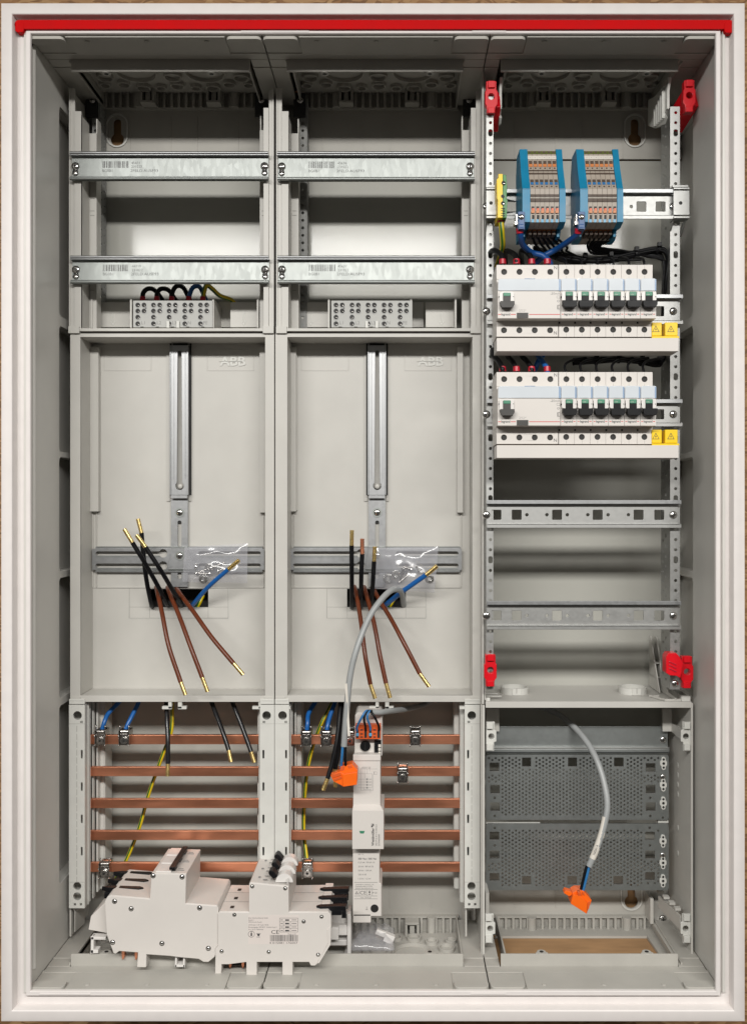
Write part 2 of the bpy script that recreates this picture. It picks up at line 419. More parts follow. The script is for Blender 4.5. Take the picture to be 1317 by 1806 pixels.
# side walls
WZ = [(186, 556), (574, 796), (806, 1008), (1020, 1232), (1246, 1560)]
for sx, xw in ((-1, XL), (1, XR)):
    b = MB('plastic_side')
    dd = 108 if sx < 0 else 112
    holes = [rrect(dd, 198, Z(q, dd), Z(p, dd), 6, 5) for p, q in WZ]
    b.plate([(24, ZB-1), (206.5, ZB-1), (206.5, ZT+8), (40, ZT+8), (24, ZT-7)], holes, xw, xw+sx*3, 'x')
    b.box(*sorted((xw+sx*15, xw+sx*17)), 90, 206, ZB, ZT)
    for p, q in WZ:
        for zz in (Z(p, dd)+.6, Z(q, dd)-.6):
            b.box(*sorted((xw+sx*3.1, xw+sx*15)), dd-1, 200, zz-.9, zz+.9)
        b.box(*sorted((xw+sx*3.1, xw+sx*15)), dd-2.4, dd-.4, Z(q, dd)-1.6, Z(p, dd)+1.6)
    b.cyl((xw-sx*.2, 29, ZB+16), (xw-sx*.2, 29, ZT-8), 2.5, 12)
    b.dome((xw-sx*0, 21, ZT-45), 5, .9, 16, (-sx, 0, 0)); b.dome((xw, 21, ZB+46), 5, .9, 16, (-sx, 0, 0))
    b.dome((xw-sx*0, 26, 2), 6, .5, 16, (-sx, 0, 0))
    b.box(*sorted((xw, xw+sx*3)), 9.4, 24, ZB-1, ZT+8)
    b.build('side_wall', cab, bevel=.5)
# entry modules, top and bottom
def module(x0, x1, s, open_=False):
    zc = ZT if s > 0 else ZB
    def Zb(a, c): return sorted((zc+s*a, zc+s*c))
    x0 += .7; x1 -= .7; xm = (x0+x1)/2 if x1 < 250 else (x0+x1)/2
    b = MB('plastic_shell')
    b.box(x0, x1, 12, 56, *Zb(0, 4))                                   # front slab
    b.box(x0+40, x1-40, 13, 50, *Zb(-1.6, 0.0)); b.box(x0+.3, x1-.3, 51, 56, *Zb(-1.0, 0.0))
    for xa in (x0+.3, x1-38.3): b.plate(rrect(xa, xa+38, 12.5, 27, 5), [], zc-s*3.6, zc+s*.1, 'z')
    for k in (-1, 0, 1): b.cyl((xm+k*66, 22, zc-s*1.3), (xm+k*66, 22, zc-s*2.6), 2.6, 12)
    b.box(x0, x1, 57.5, 68, *Zb(.8, 5))
    la, lb = ((27, 21), (20, 25), (17, 30))[0 if x0 < -300 else 1 if x0 < 0 else 2]
    b.box(x0, x0+la-1, 68, 190, *Zb(.4, 6)); b.box(x1-lb+1, x1, 68, 190, *Zb(.4, 6)); b.box(x0, x0+la-1, 86, 89, *Zb(-.6, 1)); b.box(x1-lb+1, x1, 86, 89, *Zb(-.6, 1))
    b.box(x0+la, x1-lb, 68.5, 71, *Zb(-13, 3))                          # lip
    for k in (-1, 1):
        b.box(*sorted((xm+k*(x1-x0)/2-k*24, xm+k*(x1-x0)/2-k*26)), 71, 200, *Zb(-2, 22))
    for k in (-1, 1):
        b.cyl((xm+k*61, 74, zc-s*13.5), (xm+k*61, 74, zc+s*6), 5.4, 20)
        b.use('dark_hole'); b.cyl((xm+k*61, 74, zc-s*13.9), (xm+k*61, 74, zc-s*10), 2.4, 16); b.use('plastic_shell')
        b.box(xm+k*61-7, xm+k*61+7, 71, 73, *Zb(-13.3, 2))
    # comb of ribs at the rear
    b.box(x0+22, x1-22, 201, 206, *Zb(2, 26))
    b.box(x0+22, x1-22, 190, 206, *Zb(20, 24)); b.box(x0+22, x1-22, 196, 206, *Zb(-1, 1.2))
    n = int((x1-x0-56)/9.4)
    for i in range(n+1):
        xx = x0+28+i*9.4; b.box(xx-1.6, xx+1.6, 193.5, 202, *Zb(.5, 21))
    for k in (-1, 1): b.cyl((xm+k*61+6, 194, zc-s*1.5), (xm+k*61+6, 194, zc+s*21), 5.6, 16)
    em = b.build('entry_module', cab, bevel=.35)
    if not open_:
        kp = MB('plastic_shell')
        zp = zc+s*17
        kp.box(x0+26, x1-26, 74, 189, *sorted((zp, zp+s*3)))
        ks = MB('plastic_shell')
        for cx, cy, r in [(-42, 128, 25), (42, 128, 25), (0, 112, 11), (0, 140, 11), (0, 164, 9), (-76, 118, 9), (76, 118, 9), (-84, 142, 10), (84, 142, 10), (-66, 160, 8), (66, 160, 8), (-90, 162, 7), (90, 162, 7), (-92, 104, 7), (92, 104, 7), (-70, 98, 7), (70, 98, 7), (-44, 170, 9), (44, 170, 9), (-22, 170, 7), (22, 170, 7)]:
            kp.ring((xm+cx, cy, zp), (0, 0, -s), r-1.6, r, 4.5, 28)
        for k in (-1, 1):
            kp.box(xm+k*42-9, xm+k*42-6, 178, 193, *sorted((zp-s*16, zp))); kp.box(xm+k*42+6, xm+k*42+9, 178, 193, *sorted((zp-s*16, zp)))
            kp.box(xm+k*42-9, xm+k*42+9, 178, 193, *sorted((zp-s*18, zp-s*15)))
            kp.box(xm+k*42-3, xm+k*42+3, 182, 186, *sorted((zp-s*14, zp)))
        kp.build('knockout_plate', em, bevel=.3)
for s in (1, -1):
    for i in range(3): module(SE[i], SE[i+1], s, open_=(s < 0 and i == 2))
# open entry hole frame in the floor of the third field
b = MB('plastic_shell')
zf = ZB-14
ox0, ox1 = X(1140, 174)-X(873, 174), 0
b.plate([(SE[2]+26, 72), (SE[3]-26, 72), (SE[3]-26, 200), (SE[2]+26, 200)], [[(X(870, 160), 80), (X(1154, 133)+3, 80), (X(1154, 133)+3, 133), (X(1140, 174), 174), (X(873, 174), 174), (X(870, 160), 160)]], zf-3, zf, 'z')
b.build('entry_rim', cab, bevel=.4)
# rear plastic plates of the modules with faint ribs, and keyholes
def keyhole(px, py, d, down=False):
    x, z = X(px, d), Z(py, d); out = []
    r = 8.6; rs = 5.0
    for i in range(21):
        a = math.radians(125+290*i/20); out.append((x+r*math.cos(a), z-2+r*math.sin(a)))
    h = [(x+rs*math.cos(math.radians(t)), z+20+rs*math.sin(math.radians(t))) for t in range(0, 181, 20)]
    return out+h
for s in (1, -1):
    for i in range(3):
        x0, x1 = SE[i]+(.7 if i else -18), SE[i+1]-(.7 if i < 2 else -14)
        z0, z1 = (Z(282, 205), ZT+22) if s > 0 else (ZB-22, -450)
        hl = []
        if s > 0 and i == 0: hl = [keyhole(208, 244, 205)]
        if s > 0 and i == 2: hl = [keyhole(1118, 244, 205)]
        if s < 0 and i == 2: hl = [keyhole(1112, 1587, 205)]
        b = MB('plastic_shell')
        b.plate([(x0, z0+.6), (x1, z0+.6), (x1, z1), (x0, z1)], hl, 203.5, 206)
        offs = {0: (230.4, 302, 348.5, 420.6), 1: (569, 641.5, 687.6, 760), 2: (907.7, 979, 1025.8, 1097)}[i]
        for px in offs: b.box(X(px, 205)-.7, X(px, 205)+.7, 202.8, 203.6, *sorted((z0+1, (z1-30) if s > 0 else z1)) if s > 0 else (z0+32, z1))
        for q in hl:
            cx = sum(p[0] for p in q)/len(q); cz = (max(p[1] for p in q)+min(p[1] for p in q))/2
            ob = [(cx+14*math.cos(math.radians(t)), cz-6+14*math.sin(math.radians(t))) for t in range(180, 361, 12)]+[(cx+14*math.cos(math.radians(t)), cz+10+14*math.sin(math.radians(t))) for t in range(0, 181, 12)]
            ib = [(cx+12.6*(x-cx)/14, cz+2+(z-cz-2)*.91) for x, z in ob]
            b.use('plastic_light'); b.plate(ob, [ib], 201.5, 203.4); b.use('plastic_shell')
        b.build('rear_plate', cab, bevel=0)
b = MB('cardboard')
b.box(XL-18, XR+18, 213.2, 214.5, ZB-20, ZT+26)
tag(b.build('cardboard_backing'), 'brown cardboard lying behind the three keyholes of the rear wall', 'cardboard')
# ================================================================== UPPER FIELD FRAMES (fields one and two)
def upper_frame(o, which):
    t = thing('field_frame', 'light grey plastic side posts and terminal tray framing the upper part of the %s field' % which, 'mounting frame', (X(303+o, 121), 160, Z(585, 121)))
    for side in (0, 1):
        b = MB('plastic'); dpx = 0 if side == 0 else 0
        if side == 0: a, c, e_, g = 122+o, 132+o, 144+o, 148+o
        else: a, c, e_, g = 483+o, 474+o, 465+o, 461+o
        yt = 196 if side == 0 else 190
        xa, xc, xe = X(a, 121), X(c, 121), X(e_, 121); sg = 1 if side == 0 else -1
        b.box(*sorted((xa, xc)), 122, 125, Z(584, 121), Z(158 if side else 155, 121))       # outer flange
        b.box(*sorted((xa, xa+sg*2)), 121, 203, Z(584, 121), Z(155, 121))
        b.box(*sorted((xc, xe)), 120, 124, Z(584, 120), Z(yt, 120))           # raised front face
        b.box(*sorted((xe-sg*2, xe)), 120.5, 150, Z(584, 120), Z(yt+6, 120))
        b.box(*sorted((xe, xe+sg*9)), 150, 153, Z(584, 121), Z(yt+22, 121))
        b.box(*sorted((xe+sg*7.5, xe+sg*9)), 153, 168, Z(580, 121), Z(yt-6, 121))
        b.use('plastic_line')
        for yy in (350, 372, 380, 512): b.box(*sorted((xe+sg*1.2, xe+sg*6.5)), 149.7, 150.2, Z(yy, 150)-.4, Z(yy, 150)+.4)
        b.build('post', t, bevel=.5)
    # metal strips behind the posts
    for side in (0, 1):
        sg = 1 if side == 0 else -1; px = (163+o) if side == 0 else (476+o)
        d0 = 176; x0 = X(px if side == 0 else px-4, d0)
        b = MB('galv_dull')
        x1 = x0+sg*8.5
        hl = []
        z = Z(560, d0)
        while z < Z(185, d0): hl.append(circ((x0+x1)/2, z, 1.9, 8)); z += 9.5
        zt = Z(172, d0)
        b.plate([(min(x0, x1), Z(578, d0)), (max(x0, x1), Z(578, d0)), (max(x0, x1), zt), (min(x0, x1), zt)], hl, d0, d0+1.4)
        hs = []; z = Z(560, d0)
        while z < Z(190, d0): hs += [circ(d0+8, z, 1.6, 8), circ(d0+19, z+4.7, 1.6, 8)]; z += 9.5
        xw = x1 if sg > 0 else x0
        b.plate([(d0+1.5, Z(578, d0)), (203, Z(578, d0)), (203, zt), (d0+1.5, zt)], hs, xw, xw+1.2, 'x')
        b.use('rubber_dark'); b.box(min(x0, x1)-7, max(x0, x1)-.5, d0-4, d0-.6, zt-26, zt+4)
        b.screw((x0+x1)/2-3, zt-5, d0-4, 4.2)
        b.use('dark_hole')
        for zz in (Z(340, d0), Z(505, d0)): b.box((x0+x1)/2-sg*8-2, (x0+x1)/2-sg*8+2, d0-1, d0+.5, zz-7, zz+7)
        b.build('perforated_strip', t)
    # terminal tray
    b = MB('plastic')
    L = o*348/365.0
    yb = 579
    b.box(X(124+o, 119), X(481+o, 119), 118.5, 203, Z(584, 119), Z(579, 119))
    b.box(X(122+o, 119), X(141+o, 119), 117, 122, Z(588, 119), Z(576, 119)); b.box(X(464+o, 119), X(483+o, 119), 117, 122, Z(588, 119), Z(576, 119))
    zb, zt = Z(577.5, 150), Z(530, 150)
    for px in (163, 232, 376.5, 455): b.box(X(px+L, 150)-1.1, X(px+L, 150)+1.1, 148, 202, Z(578, 148), Z(527, 148))
    b.box(X(163+L, 160), X(232+L, 160), 178, 180, Z(577, 178), Z(533, 178))
    b.box(X(376+L, 160), X(400+L, 160), 196, 198, Z(577, 196), Z(533, 196))
    b.box(X(403+L, 160), X(455+L, 160), 174, 180, Z(577, 174), Z(533, 174))
    b.box(X(150+L, 150), X(163+L, 150), 194, 196, Z(577, 194), Z(540, 194))
    b.use('plastic_light')
    for px, dd in ((200, 178), (430, 174)):
        q = px+L
        b.plate([(X(q-1.2, dd), Z(570, dd)), (X(q, dd), Z(574, dd))]+[(X(a+L, dd), Z(c, dd)) for a, c in ((px+5, 567), (px+2, 567), (px+2, 553), (px-2, 553), (px-2, 567), (px-5, 567))][:0]+[(X(q+1.2, dd), Z(570, dd))], [], dd-.3, dd+.05)
        pts = [(q, 574), (q+5, 567), (q+2.2, 567), (q+2.2, 552), (q-2.2, 552), (q-2.2, 567), (q-5, 567)]
        inn = [(q, 572), (q+2.4, 568.2), (q+1.1, 568.2), (q+1.1, 553.3), (q-1.1, 553.3), (q-1.1, 568.2), (q-2.4, 568.2)]
        b.plate([(X(a, dd), Z(c, dd)) for a, c in pts], [[(X(a, dd), Z(c, dd)) for a, c in inn]], dd-.5, dd+.02)
    b.build('terminal_tray', t, bevel=.4)
    return t
upper_frame(0, 'left'); upper_frame(365, 'middle')
# ---- wide galvanized rails
def wide_rail(px0, px1, py0, py1, label, code, seed):
    d = 112
    t = thing('mounting_rail', label, 'mounting rail', (X((px0+px1)/2, d), d+8, Z(py1, d)), 'wide galvanized rails across the left and middle fields')
    b = MB('steel')
    x0, x1 = X(px0, d), X(px1, d); zt, zb = Z(py0, d), Z(py1, d)
    h = zt-zb
    b.use('steel_bar'); b.cyl((x0+.8, d+1, zt-2.2), (x1-.8, d+1, zt-2.2), 1.9, 14); b.box(x0, x1, d, d+7, zt-5, zt-4)
    b.use('steel')
    b.cyl((x0+.8, d+1, zb+1.9), (x1-.8, d+1, zb+1.9), 1.9, 14)
    b.box(x0+1, x1-1, d+7, d+8.4, zb+1, zt-4)
    b.box(x0+1, x1-1, d+1, d+8, zb+3.9, zb+4.9)
    b.use('steel_bar'); b.box(x0+1, x1-1, d+2, d+7.3, zt-3.4, zt-2.2)
    rl = b.build('rail', t, bevel=.25)
    for xx in (x0+5.5, x1-6):
        q = MB('chrome'); zz = (zt+zb)/2+1.5
        q.dome((xx, d+6.6, zz), 4.9, 2.4, 18)
        q.use('dark_hole'); q.box(xx-2.6, xx+2.6, d+3.9, d+5.2, zz-.5, zz+.6); q.box(xx-.5, xx+.5, d+3.9, d+5.2, zz-2.4, zz+2.6)
        q.plate([(xx-3.8, zz-9.5), (xx+3.8, zz-9.5), (xx+2.4, zz-3), (xx-2.4, zz-3)], [], d+6.2, d+6.9)
        q.use('chrome'); q.dome((xx, d+6.4, zz-9), 3.2, 1.6, 14)
        q.build('screw', t)
    q = MB('print_steel'); rnd = random.Random(seed); xx = x0+38; xe = xx+31; zz = (zt+zb)/2
    while xx < xe:
        ww = rnd.choice((.45, .45, .8, 1.2)); q.box(xx, xx+ww, d+6.93, d+7.02, zz-.5, zz+7.5); xx += ww+rnd.choice((.5, .6, .9, 1.3))
    q.text('BG0B1', x0+38, zz-5.5, d+6.98, 3.4, thick=.06)
    q.text(code, xe+4, zz+4, d+6.98, 3.2, thick=.06); q.text('231022', xe+4, zz-.6, d+6.98, 3.2, thick=.06)
    q.text('2FELD.AUSF93', xe+3, zz-5.5, d+6.98, 3.4, thick=.06, sx=1.15)
    q.build('printed_code', rl, flat=True)
wide_rail(122, 474, 266, 317, 'galvanized barcode rail in the left field, upper of its two, just below the keyhole', '45631', 1)
wide_rail(487.5, 838, 266, 318, 'galvanized barcode rail in the middle field, upper of its two', '45636', 2)
wide_rail(123, 475, 450, 500, 'galvanized rail with printed barcode just above the looped black, blue and striped wires', '44719', 3)
wide_rail(488, 838, 450, 500, 'galvanized rail with printed barcode above the wireless middle terminal block', '45637', 4)
# ---- five pole terminal blocks
def term_block(px0, px1, label):
    d = 146
    t = thing('terminal_block', label, 'terminal block', (X((px0+px1)/2, d), 165, Z(577, d)), 'five pole screw terminal blocks')
    b = MB('block_grey'); b.pb(px0, px1, 530, 577.5, d, 190)
    b.use('black'); b.box(X(px0, d), X(px1, d), d+8, 190, Z(530, d), Z(527.5, d))
    for i in range(5):
        q = px0+3+(px1-px0-6)*i/5.0
        b.use('dark_hole'); b.pb(q+17.5, q+21, 542.5, 544.5, d-.4, d+1, d); b.pb(q+10, q+16, 576, 577.2, d-.4, d+1, d)
    b.use('print_soft')
    for i, s in enumerate(('L1', 'L2', 'L3', 'N', 'PE')): b.ptext(s, px0+15+(px1-px0-4)*i/5.0, 572, d, 6)
    b.build('body', t, bevel=.4)
    for i in range(5):
        q = px0+9+(px1-px0-2)*i/5.0
        for (dx, yy) in ((-.5, 538), (10.5, 538), (-.5, 548.5), (10.5, 548.5), (-.5, 559.5), (-.5, 571)):
            s = MB('ring_grey'); x, z = X(q+dx, d), Z(yy, d)
            s.ring((x, d+.6, z), (0, -1, 0), 2.9, 3.6, 1.2, 18); s.use('dark_hole'); s.ycyl(x, z, 2.95, d-.25, d+.5, 14)
            s.use('clamp_steel'); s.dome((x+.8, d-.1, z-.9), 1.2, .8, 8)
            s.build('clamp_screw', t)
    b = MB('plastic_light')
    for k in (.42, .545): b.pb(px0+(px1-px0)*k, px0+(px1-px0)*k+5, 566, 578, d-3, d+1)
    b.build('latch', t, bevel=.3)
term_block(235, 375, 'grey five pole terminal block with wires looping out behind it')
term_block(584, 727, 'grey five pole terminal block with no wires behind it, in the middle field')
# wires looping behind the left terminal block
def wire(name, label, cat, pts, r, m, group=None, ends=None, tip=None, uv=False, base=None, caps_at=None, strand=None):
    """pts: (px, py, depth). ends: ferrule at start of red plastic; tip: list of points for the bare conductor"""
    p3 = [P(*q) for q in pts]
    for k in range(1, len(p3)-1): p3[k] = p3[k]+Vector((WR.uniform(-.7, .7), WR.uniform(-1, 1), WR.uniform(-.7, .7)))*min(1, r/2.5)
    t = thing(name, label, cat, p3[0] if base is None else base, group)
    b = MB(m); b.tube(p3, r, 14, 8, uv=uv or m == 'earth_stripe'); b.build('insulation', t, smooth=60)
    if tip:
        q3 = [P(*q) for q in tip]; b = MB(strand or 'brass')
        b.tube(q3, r*.86, 14, 1)
        a, c = q3[0], q3[-1]; n_ = 6
        for k in range(n_):
            p = a.lerp(c, (k+.6)/n_); dr = (c-a).normalized()
            b.cyl(p-dr*.55, p+dr*.55, r*.95, 14)
        b.build('bare_end', t, smooth=50)
    if ends:
        for (p, q, rr_) in ends:
            b = MB('ferrule_red'); b.cyl(P(*p), P(*q), rr_, 16, rr_*.9); b.build('ferrule', t, bevel=.3)
    return t
lw = [('black', 'first loop from the left', 252, 286), ('black', 'second loop from the left', 277, 311), ('black', 'third loop from the left', 303, 335), ('blue', 'beside the striped one', 333, 364), ('earth_stripe', 'rightmost', 358, 398)]
for i, (m, wh, a, c) in enumerate(lw):
    y0 = 522
    pts = [(a, 530, 158), (a+1, 518, 160), (a+8, 510-(i > 1)*4, 164), (a+20, 511-(i > 1)*4, 172), (c-2, 525, 184), (c+8, 545, 196)]
    if m == 'earth_stripe': pts = [(a, 530, 158), (a+1, 514, 160), (a+7, 503, 162), (a+16, 509, 170), (a+30, 521, 180), (c+12, 531, 190), (c+20, 545, 196)]
    lab = {'black': 'thick black looped wire behind the left terminal block, %s' % wh, 'blue': 'thick blue wire looping up behind the left terminal block', 'earth_stripe': 'thick green and yellow wire looping up behind the left terminal block'}[m]
    wire('looped_wire', lab, 'wire', pts, 2.9, m, 'wires looping behind the left terminal block', ends=[((a, 531, 158), (a, 523, 158), 3.7)])
# ================================================================== METER PANELS
def meter_panel(o, which):
    t = thing('meter_board', 'pale grey recessed plastic meter panel in the %s field with a black rectangular cable opening' % which, 'meter panel', (X(303+o, 121), 160, Z(1238, 121)), 'meter panels')
    L = o*348/365.0; d0 = 121; dp = 167
    ox0, ox1, oy0, oy1 = (124 if o == 0 else 485.3), 483.7+o-(0 if o == 0 else 1), 588, 1238
    ix0, ix1, iy0, iy1 = 142+o, 467.5+o, 594.5, 1227
    b = MB('plastic')
    g = lambda a, c, e_, h, r=d0: [(X(a, r), Z(h, r)), (X(c, r), Z(h, r)), (X(c, r), Z(e_, r)), (X(a, r), Z(e_, r))]
    b.plate(g(ox0, ox1, oy0, oy1), [g(ix0, ix1, iy0, iy1)], d0, d0+3)
    xa, xb, za, zb = X(ix0, d0), X(ix1, d0), Z(iy0, d0), Z(iy1, d0)
    b.box(xa-2, xa, d0+3, dp+3, zb, za); b.box(xb, xb+2, d0+3, dp+3, zb, za)
    b.box(xa-2, xb+2, d0+3, dp+3, za, za+2); b.box(xa-2, xb+2, d0+3, dp+3, zb-2, zb)
    b.pb(ox0, ox0+18, 1229, 1242, d0-1.2, d0+2); b.pb(ox1-18, ox1, 1229, 1242, d0-1.2, d0+2)
    b.build('frame', t, bevel=.5)
    b = MB('plastic')
    wx0, wx1, wy0, wy1 = 264+L, 367.5+L, 1038.5, 1071
    b.plate([(xa, zb), (xb, zb), (xb, za), (xa, za)], [g(wx0, wx1, wy0, wy1, dp)], dp, dp+3)
    # inner raised side strips, ledge, shoulder lines
    b.pb(158+L, 174+L, 612, 902, dp-9, dp); b.pb(458+L, 468+L, 612, 904, dp-9, dp)
    b.pb(174+L, 176+L, 612, 900, dp-4, dp)
    b.pb(163+L, 465+L, 1035.5, 1037, dp-1.3, dp); b.pb(163+L, 164.5+L, 905, 1036, dp-2, dp); b.pb(464+L, 465.5+L, 905, 1036, dp-2, dp)
    b.pb(170+L, 171+L, 905, 1036, dp-2.5, dp); b.pb(161+L, 171+L, 903, 905, dp-3, dp); b.pb(459+L, 468+L, 903, 905, dp-3, dp)
    b.pb(160+L, 468+L, 1214, 1215.5, dp-2, dp)
    b.pb(158+L, 162+L, 905, 1222, dp-3, dp)
    # label recess lines
    for (a, c) in ((183, 267), (365, 448)):
        for (p, q, r_, s_) in ((a, c, 652.5, 654), (a, c, 616, 617), (a, a+1.2, 617, 653), (c-1.2, c, 617, 653)): b.pb(p+L, q+L, r_, s_, dp-.5, dp)
    b.use('plastic_line')
    for (p, q, r_, s_) in ((228, 403, 1090, 1090.8), (228, 228.8, 1038, 1090), (402.3, 403, 1038, 1090), (228, 264, 1070.4, 1071), (368, 403, 1070.4, 1071), (264, 264.6, 1071, 1090), (367, 367.6, 1071, 1090)):
        b.pb(p+L, q+L, r_, s_, dp-.12, dp+.1)
    b.use('plastic_light')
    for (p, q, r_, s_) in ((228, 404, 1091, 1091.8), (403.2, 404, 1038, 1091), (228, 403, 1036.7, 1037.6)): b.pb(p+L, q+L, r_, s_, dp-.35, dp+.1)
    # recessed channel for the vertical bar
    b.use('plastic'); b.pb(294+L, 300+L, 600, 884, dp-1.5, dp); b.pb(333+L, 337+L, 600, 884, dp-1.5, dp); b.pb(294+L, 337+L, 598, 602, dp-3, dp)
    bp = b.build('back_plate', t, bevel=.25)
    b = MB('plastic_light'); b.ptext('ABB', 388+L, 645, dp-.1, 16, bold=True, thick=.9, sx=1.12)
    b.use('plastic')
    x0 = X(387+L, dp); x1 = X(428+L, dp)
    b.box(x0, x1, dp-1.0, dp-.05, Z(637.6, dp)-.25, Z(637.6, dp)+.25)
    b.build('embossed_letters', bp)
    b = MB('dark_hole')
    # added near-black box behind the opening, its deep shade put into the colour
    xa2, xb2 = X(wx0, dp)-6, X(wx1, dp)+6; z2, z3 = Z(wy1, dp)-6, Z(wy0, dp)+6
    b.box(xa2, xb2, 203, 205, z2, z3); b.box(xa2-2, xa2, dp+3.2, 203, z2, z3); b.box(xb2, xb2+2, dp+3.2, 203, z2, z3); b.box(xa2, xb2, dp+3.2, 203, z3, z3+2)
    b.build('opening_shade_box', t)
    # hooks below the panel
    for q in (140, 294, 322, 453):
        b = MB('plastic_light'); dq = 122
        w_ = 13
        if q in (140, 322):
            b.pb(q+o-8, q+o-1, 1238, 1250, dq, dq+6); b.pb(q+o-8, q+o+7, 1246, 1251, dq, dq+6)
        else:
            b.pb(q+o+3, q+o+9, 1238, 1250, dq, dq+6); b.pb(q+o-8, q+o+9, 1246, 1251, dq, dq+6)
        b.build('hook', t, bevel=.3)
    # slotted steel cross
    d1 = dp-9
    c = thing('meter_bracket', 'galvanized slotted T shaped meter bracket on the %s meter panel' % which, 'meter bracket', (X(317+L, d1), dp, Z(1035, d1)), 'slotted meter brackets')
    def slot(px0, px1, py0, py1, r): return rrect(X(px0+L, d1), X(px1+L, d1), Z(py1, d1), Z(py0, d1), r, 6)
    b = MB('steel_bar')
    out = [(X(302+L, d1), Z(873, d1)), (X(331+L, d1), Z(873, d1)), (X(331+L, d1), Z(609, d1)), (X(302+L, d1), Z(609, d1))]
    sx0, sx1 = X(313.5+L, d1), X(320.5+L, d1); zt, zc = Z(618, d1), Z(857, d1); rr_ = (sx1-sx0)/2; cx = (sx0+sx1)/2
    hole = [(cx+rr_*math.cos(math.radians(a)), zt-rr_+rr_*math.sin(math.radians(a))) for a in range(0, 181, 20)]
    hole += [(cx+5.2*math.cos(math.radians(a)), zc+5.2*math.sin(math.radians(a))) for a in range(130, 411, 20)]
    b.plate(out, [hole], d1, d1+1.5)
    b.box(out[0][0]-1.2, out[0][0], d1-1.5, dp-1.6, out[0][1], out[2][1]); b.box(out[1][0], out[1][0]+1.2, d1-1.5, dp-1.6, out[0][1], out[2][1])
    b.box(sx0-5, sx0-4.2, d1-.5, d1, zc+9, zt); b.box(sx1+4.2, sx1+5, d1-.5, d1, zc+9, zt)
    b.use('steel_bar'); b.box(out[0][0], out[1][0], d1-2, d1+6, Z(879, d1), Z(873.5, d1))
    b.use('dark_hole'); b.box(out[0][0]-3.3, out[0][0]-1.3, dp-2.6, dp-1.55, out[0][1], out[2][1]+5); b.box(out[1][0]+1.3, out[1][0]+3.3, dp-2.6, dp-1.55, out[0][1], out[2][1]+5); b.box(out[0][0]+1, out[1][0]-1, dp-3.2, dp-1.6, out[2][1]+1, out[2][1]+5)
    b.build('vertical_bar', c, bevel=.2)
    b = MB('plastic'); b.dome((cx, d1+4, zc-.5), 3.4, 2.2, 16); b.build('stop_knob', c)
    d2 = dp-5
    b = MB('steel_bar')
    b.pplate([(302+L, 1035), (331.5+L, 1035), (331.5+L, 880), (302+L, 880)], [[(a+L, q) for a, q in rrect(313.5, 320.5, 918, 965, 3.4, 6)], [(a+L, q) for a, q in rrect(313.5, 320.5, 1009, 1021, 3.4, 6)]], d2, d2+1.5)
    b.use('dark_hole'); b.pcyl(317+L, 920, 3.2, d2+2, d2+3)
    b.build('lower_bar', c, bevel=.0)
    b = MB('steel_bar'); d3 = dp-8
    hs = [rrect(169, 284, 972, 979.5, 3.6, 6)+[], rrect(169, 284, 993.5, 1001, 3.6, 6), rrect(350, 460, 972, 979.5, 3.6, 6), rrect(350, 460, 993.5, 1001, 3.6, 6), circ(291, 976, 8, 20), circ(291, 998, 8, 20)]
    # keyhole slots: join slot and round end
    def keyslot(x0, x1, yc, r, cxx, rc):
        a0 = math.degrees(math.asin(r/rc)); pts = [(x0+r+r*math.cos(math.radians(a)), yc+r*math.sin(math.radians(a))) for a in range(90, 271, 20)]
        pts += [(cxx+rc*math.cos(math.radians(a)), yc+rc*math.sin(math.radians(a))) for a in [180+a0+k*(360-2*a0)/18 for k in range(19)]]
        return pts
    hs = [keyslot(169, 0, 976, 3.7, 288, 7.6), keyslot(169, 0, 997.5, 3.7, 288, 7.6), rrect(350, 460, 972.3, 979.7, 3.6, 6), rrect(350, 460, 993.7, 1001, 3.6, 6)]
    b.pplate([(163+L, 1005), (466+L, 1005), (466+L, 968), (163+L, 968)], [[(a+L, q) for a, q in h] for h in hs], d3, d3+1.4)
    b.pb(169+L, 463+L, 964.5, 968, d3+1, d3+6); b.pb(169+L, 463+L, 1005, 1009, d3+1, d3+6)
    b.use('steel'); 
    for yy in (980.6, 1001.8): b.pb(170+L, 282+L, yy, yy+1.6, d3-.7, d3+.6); b.pb(352+L, 459+L, yy, yy+1.6, d3-.7, d3+.6)
    b.use('steel'); b.pb(170+L, 463+L, 964, 965.2, d3+.2, d3+6); b.pb(170+L, 463+L, 1006, 1007.2, d3, d3+6)
    b.build('horizontal_bar', c, bevel=0)
    b = MB('steel_bar'); d4 = d3-2.2
    b.pplate([(296+L, 1004), (344+L, 1004), (331+L, 966), (302+L, 966)], [], d4, d4+2)
    b.use('steel'); b.pb(302+L, 331+L, 964.6, 966.4, d4-.5, d4+2); b.pb(297+L, 343+L, 1003.2, 1004.6, d4-.4, d4+2)
    b.build('centre_plate', c, bevel=.2)
    for yy, dd in ((904, d2), (980, d4)):
        b = MB('steel'); x, z = X(317+L, dd), Z(yy, dd)
        b.ycyl(x, z, 6.2, dd-.5, dd+.5, 24); b.screw(x, z, dd-.5, 4.3); b.build('screw', c)
    return t
meter_panel(0, 'left'); meter_panel(365, 'middle')
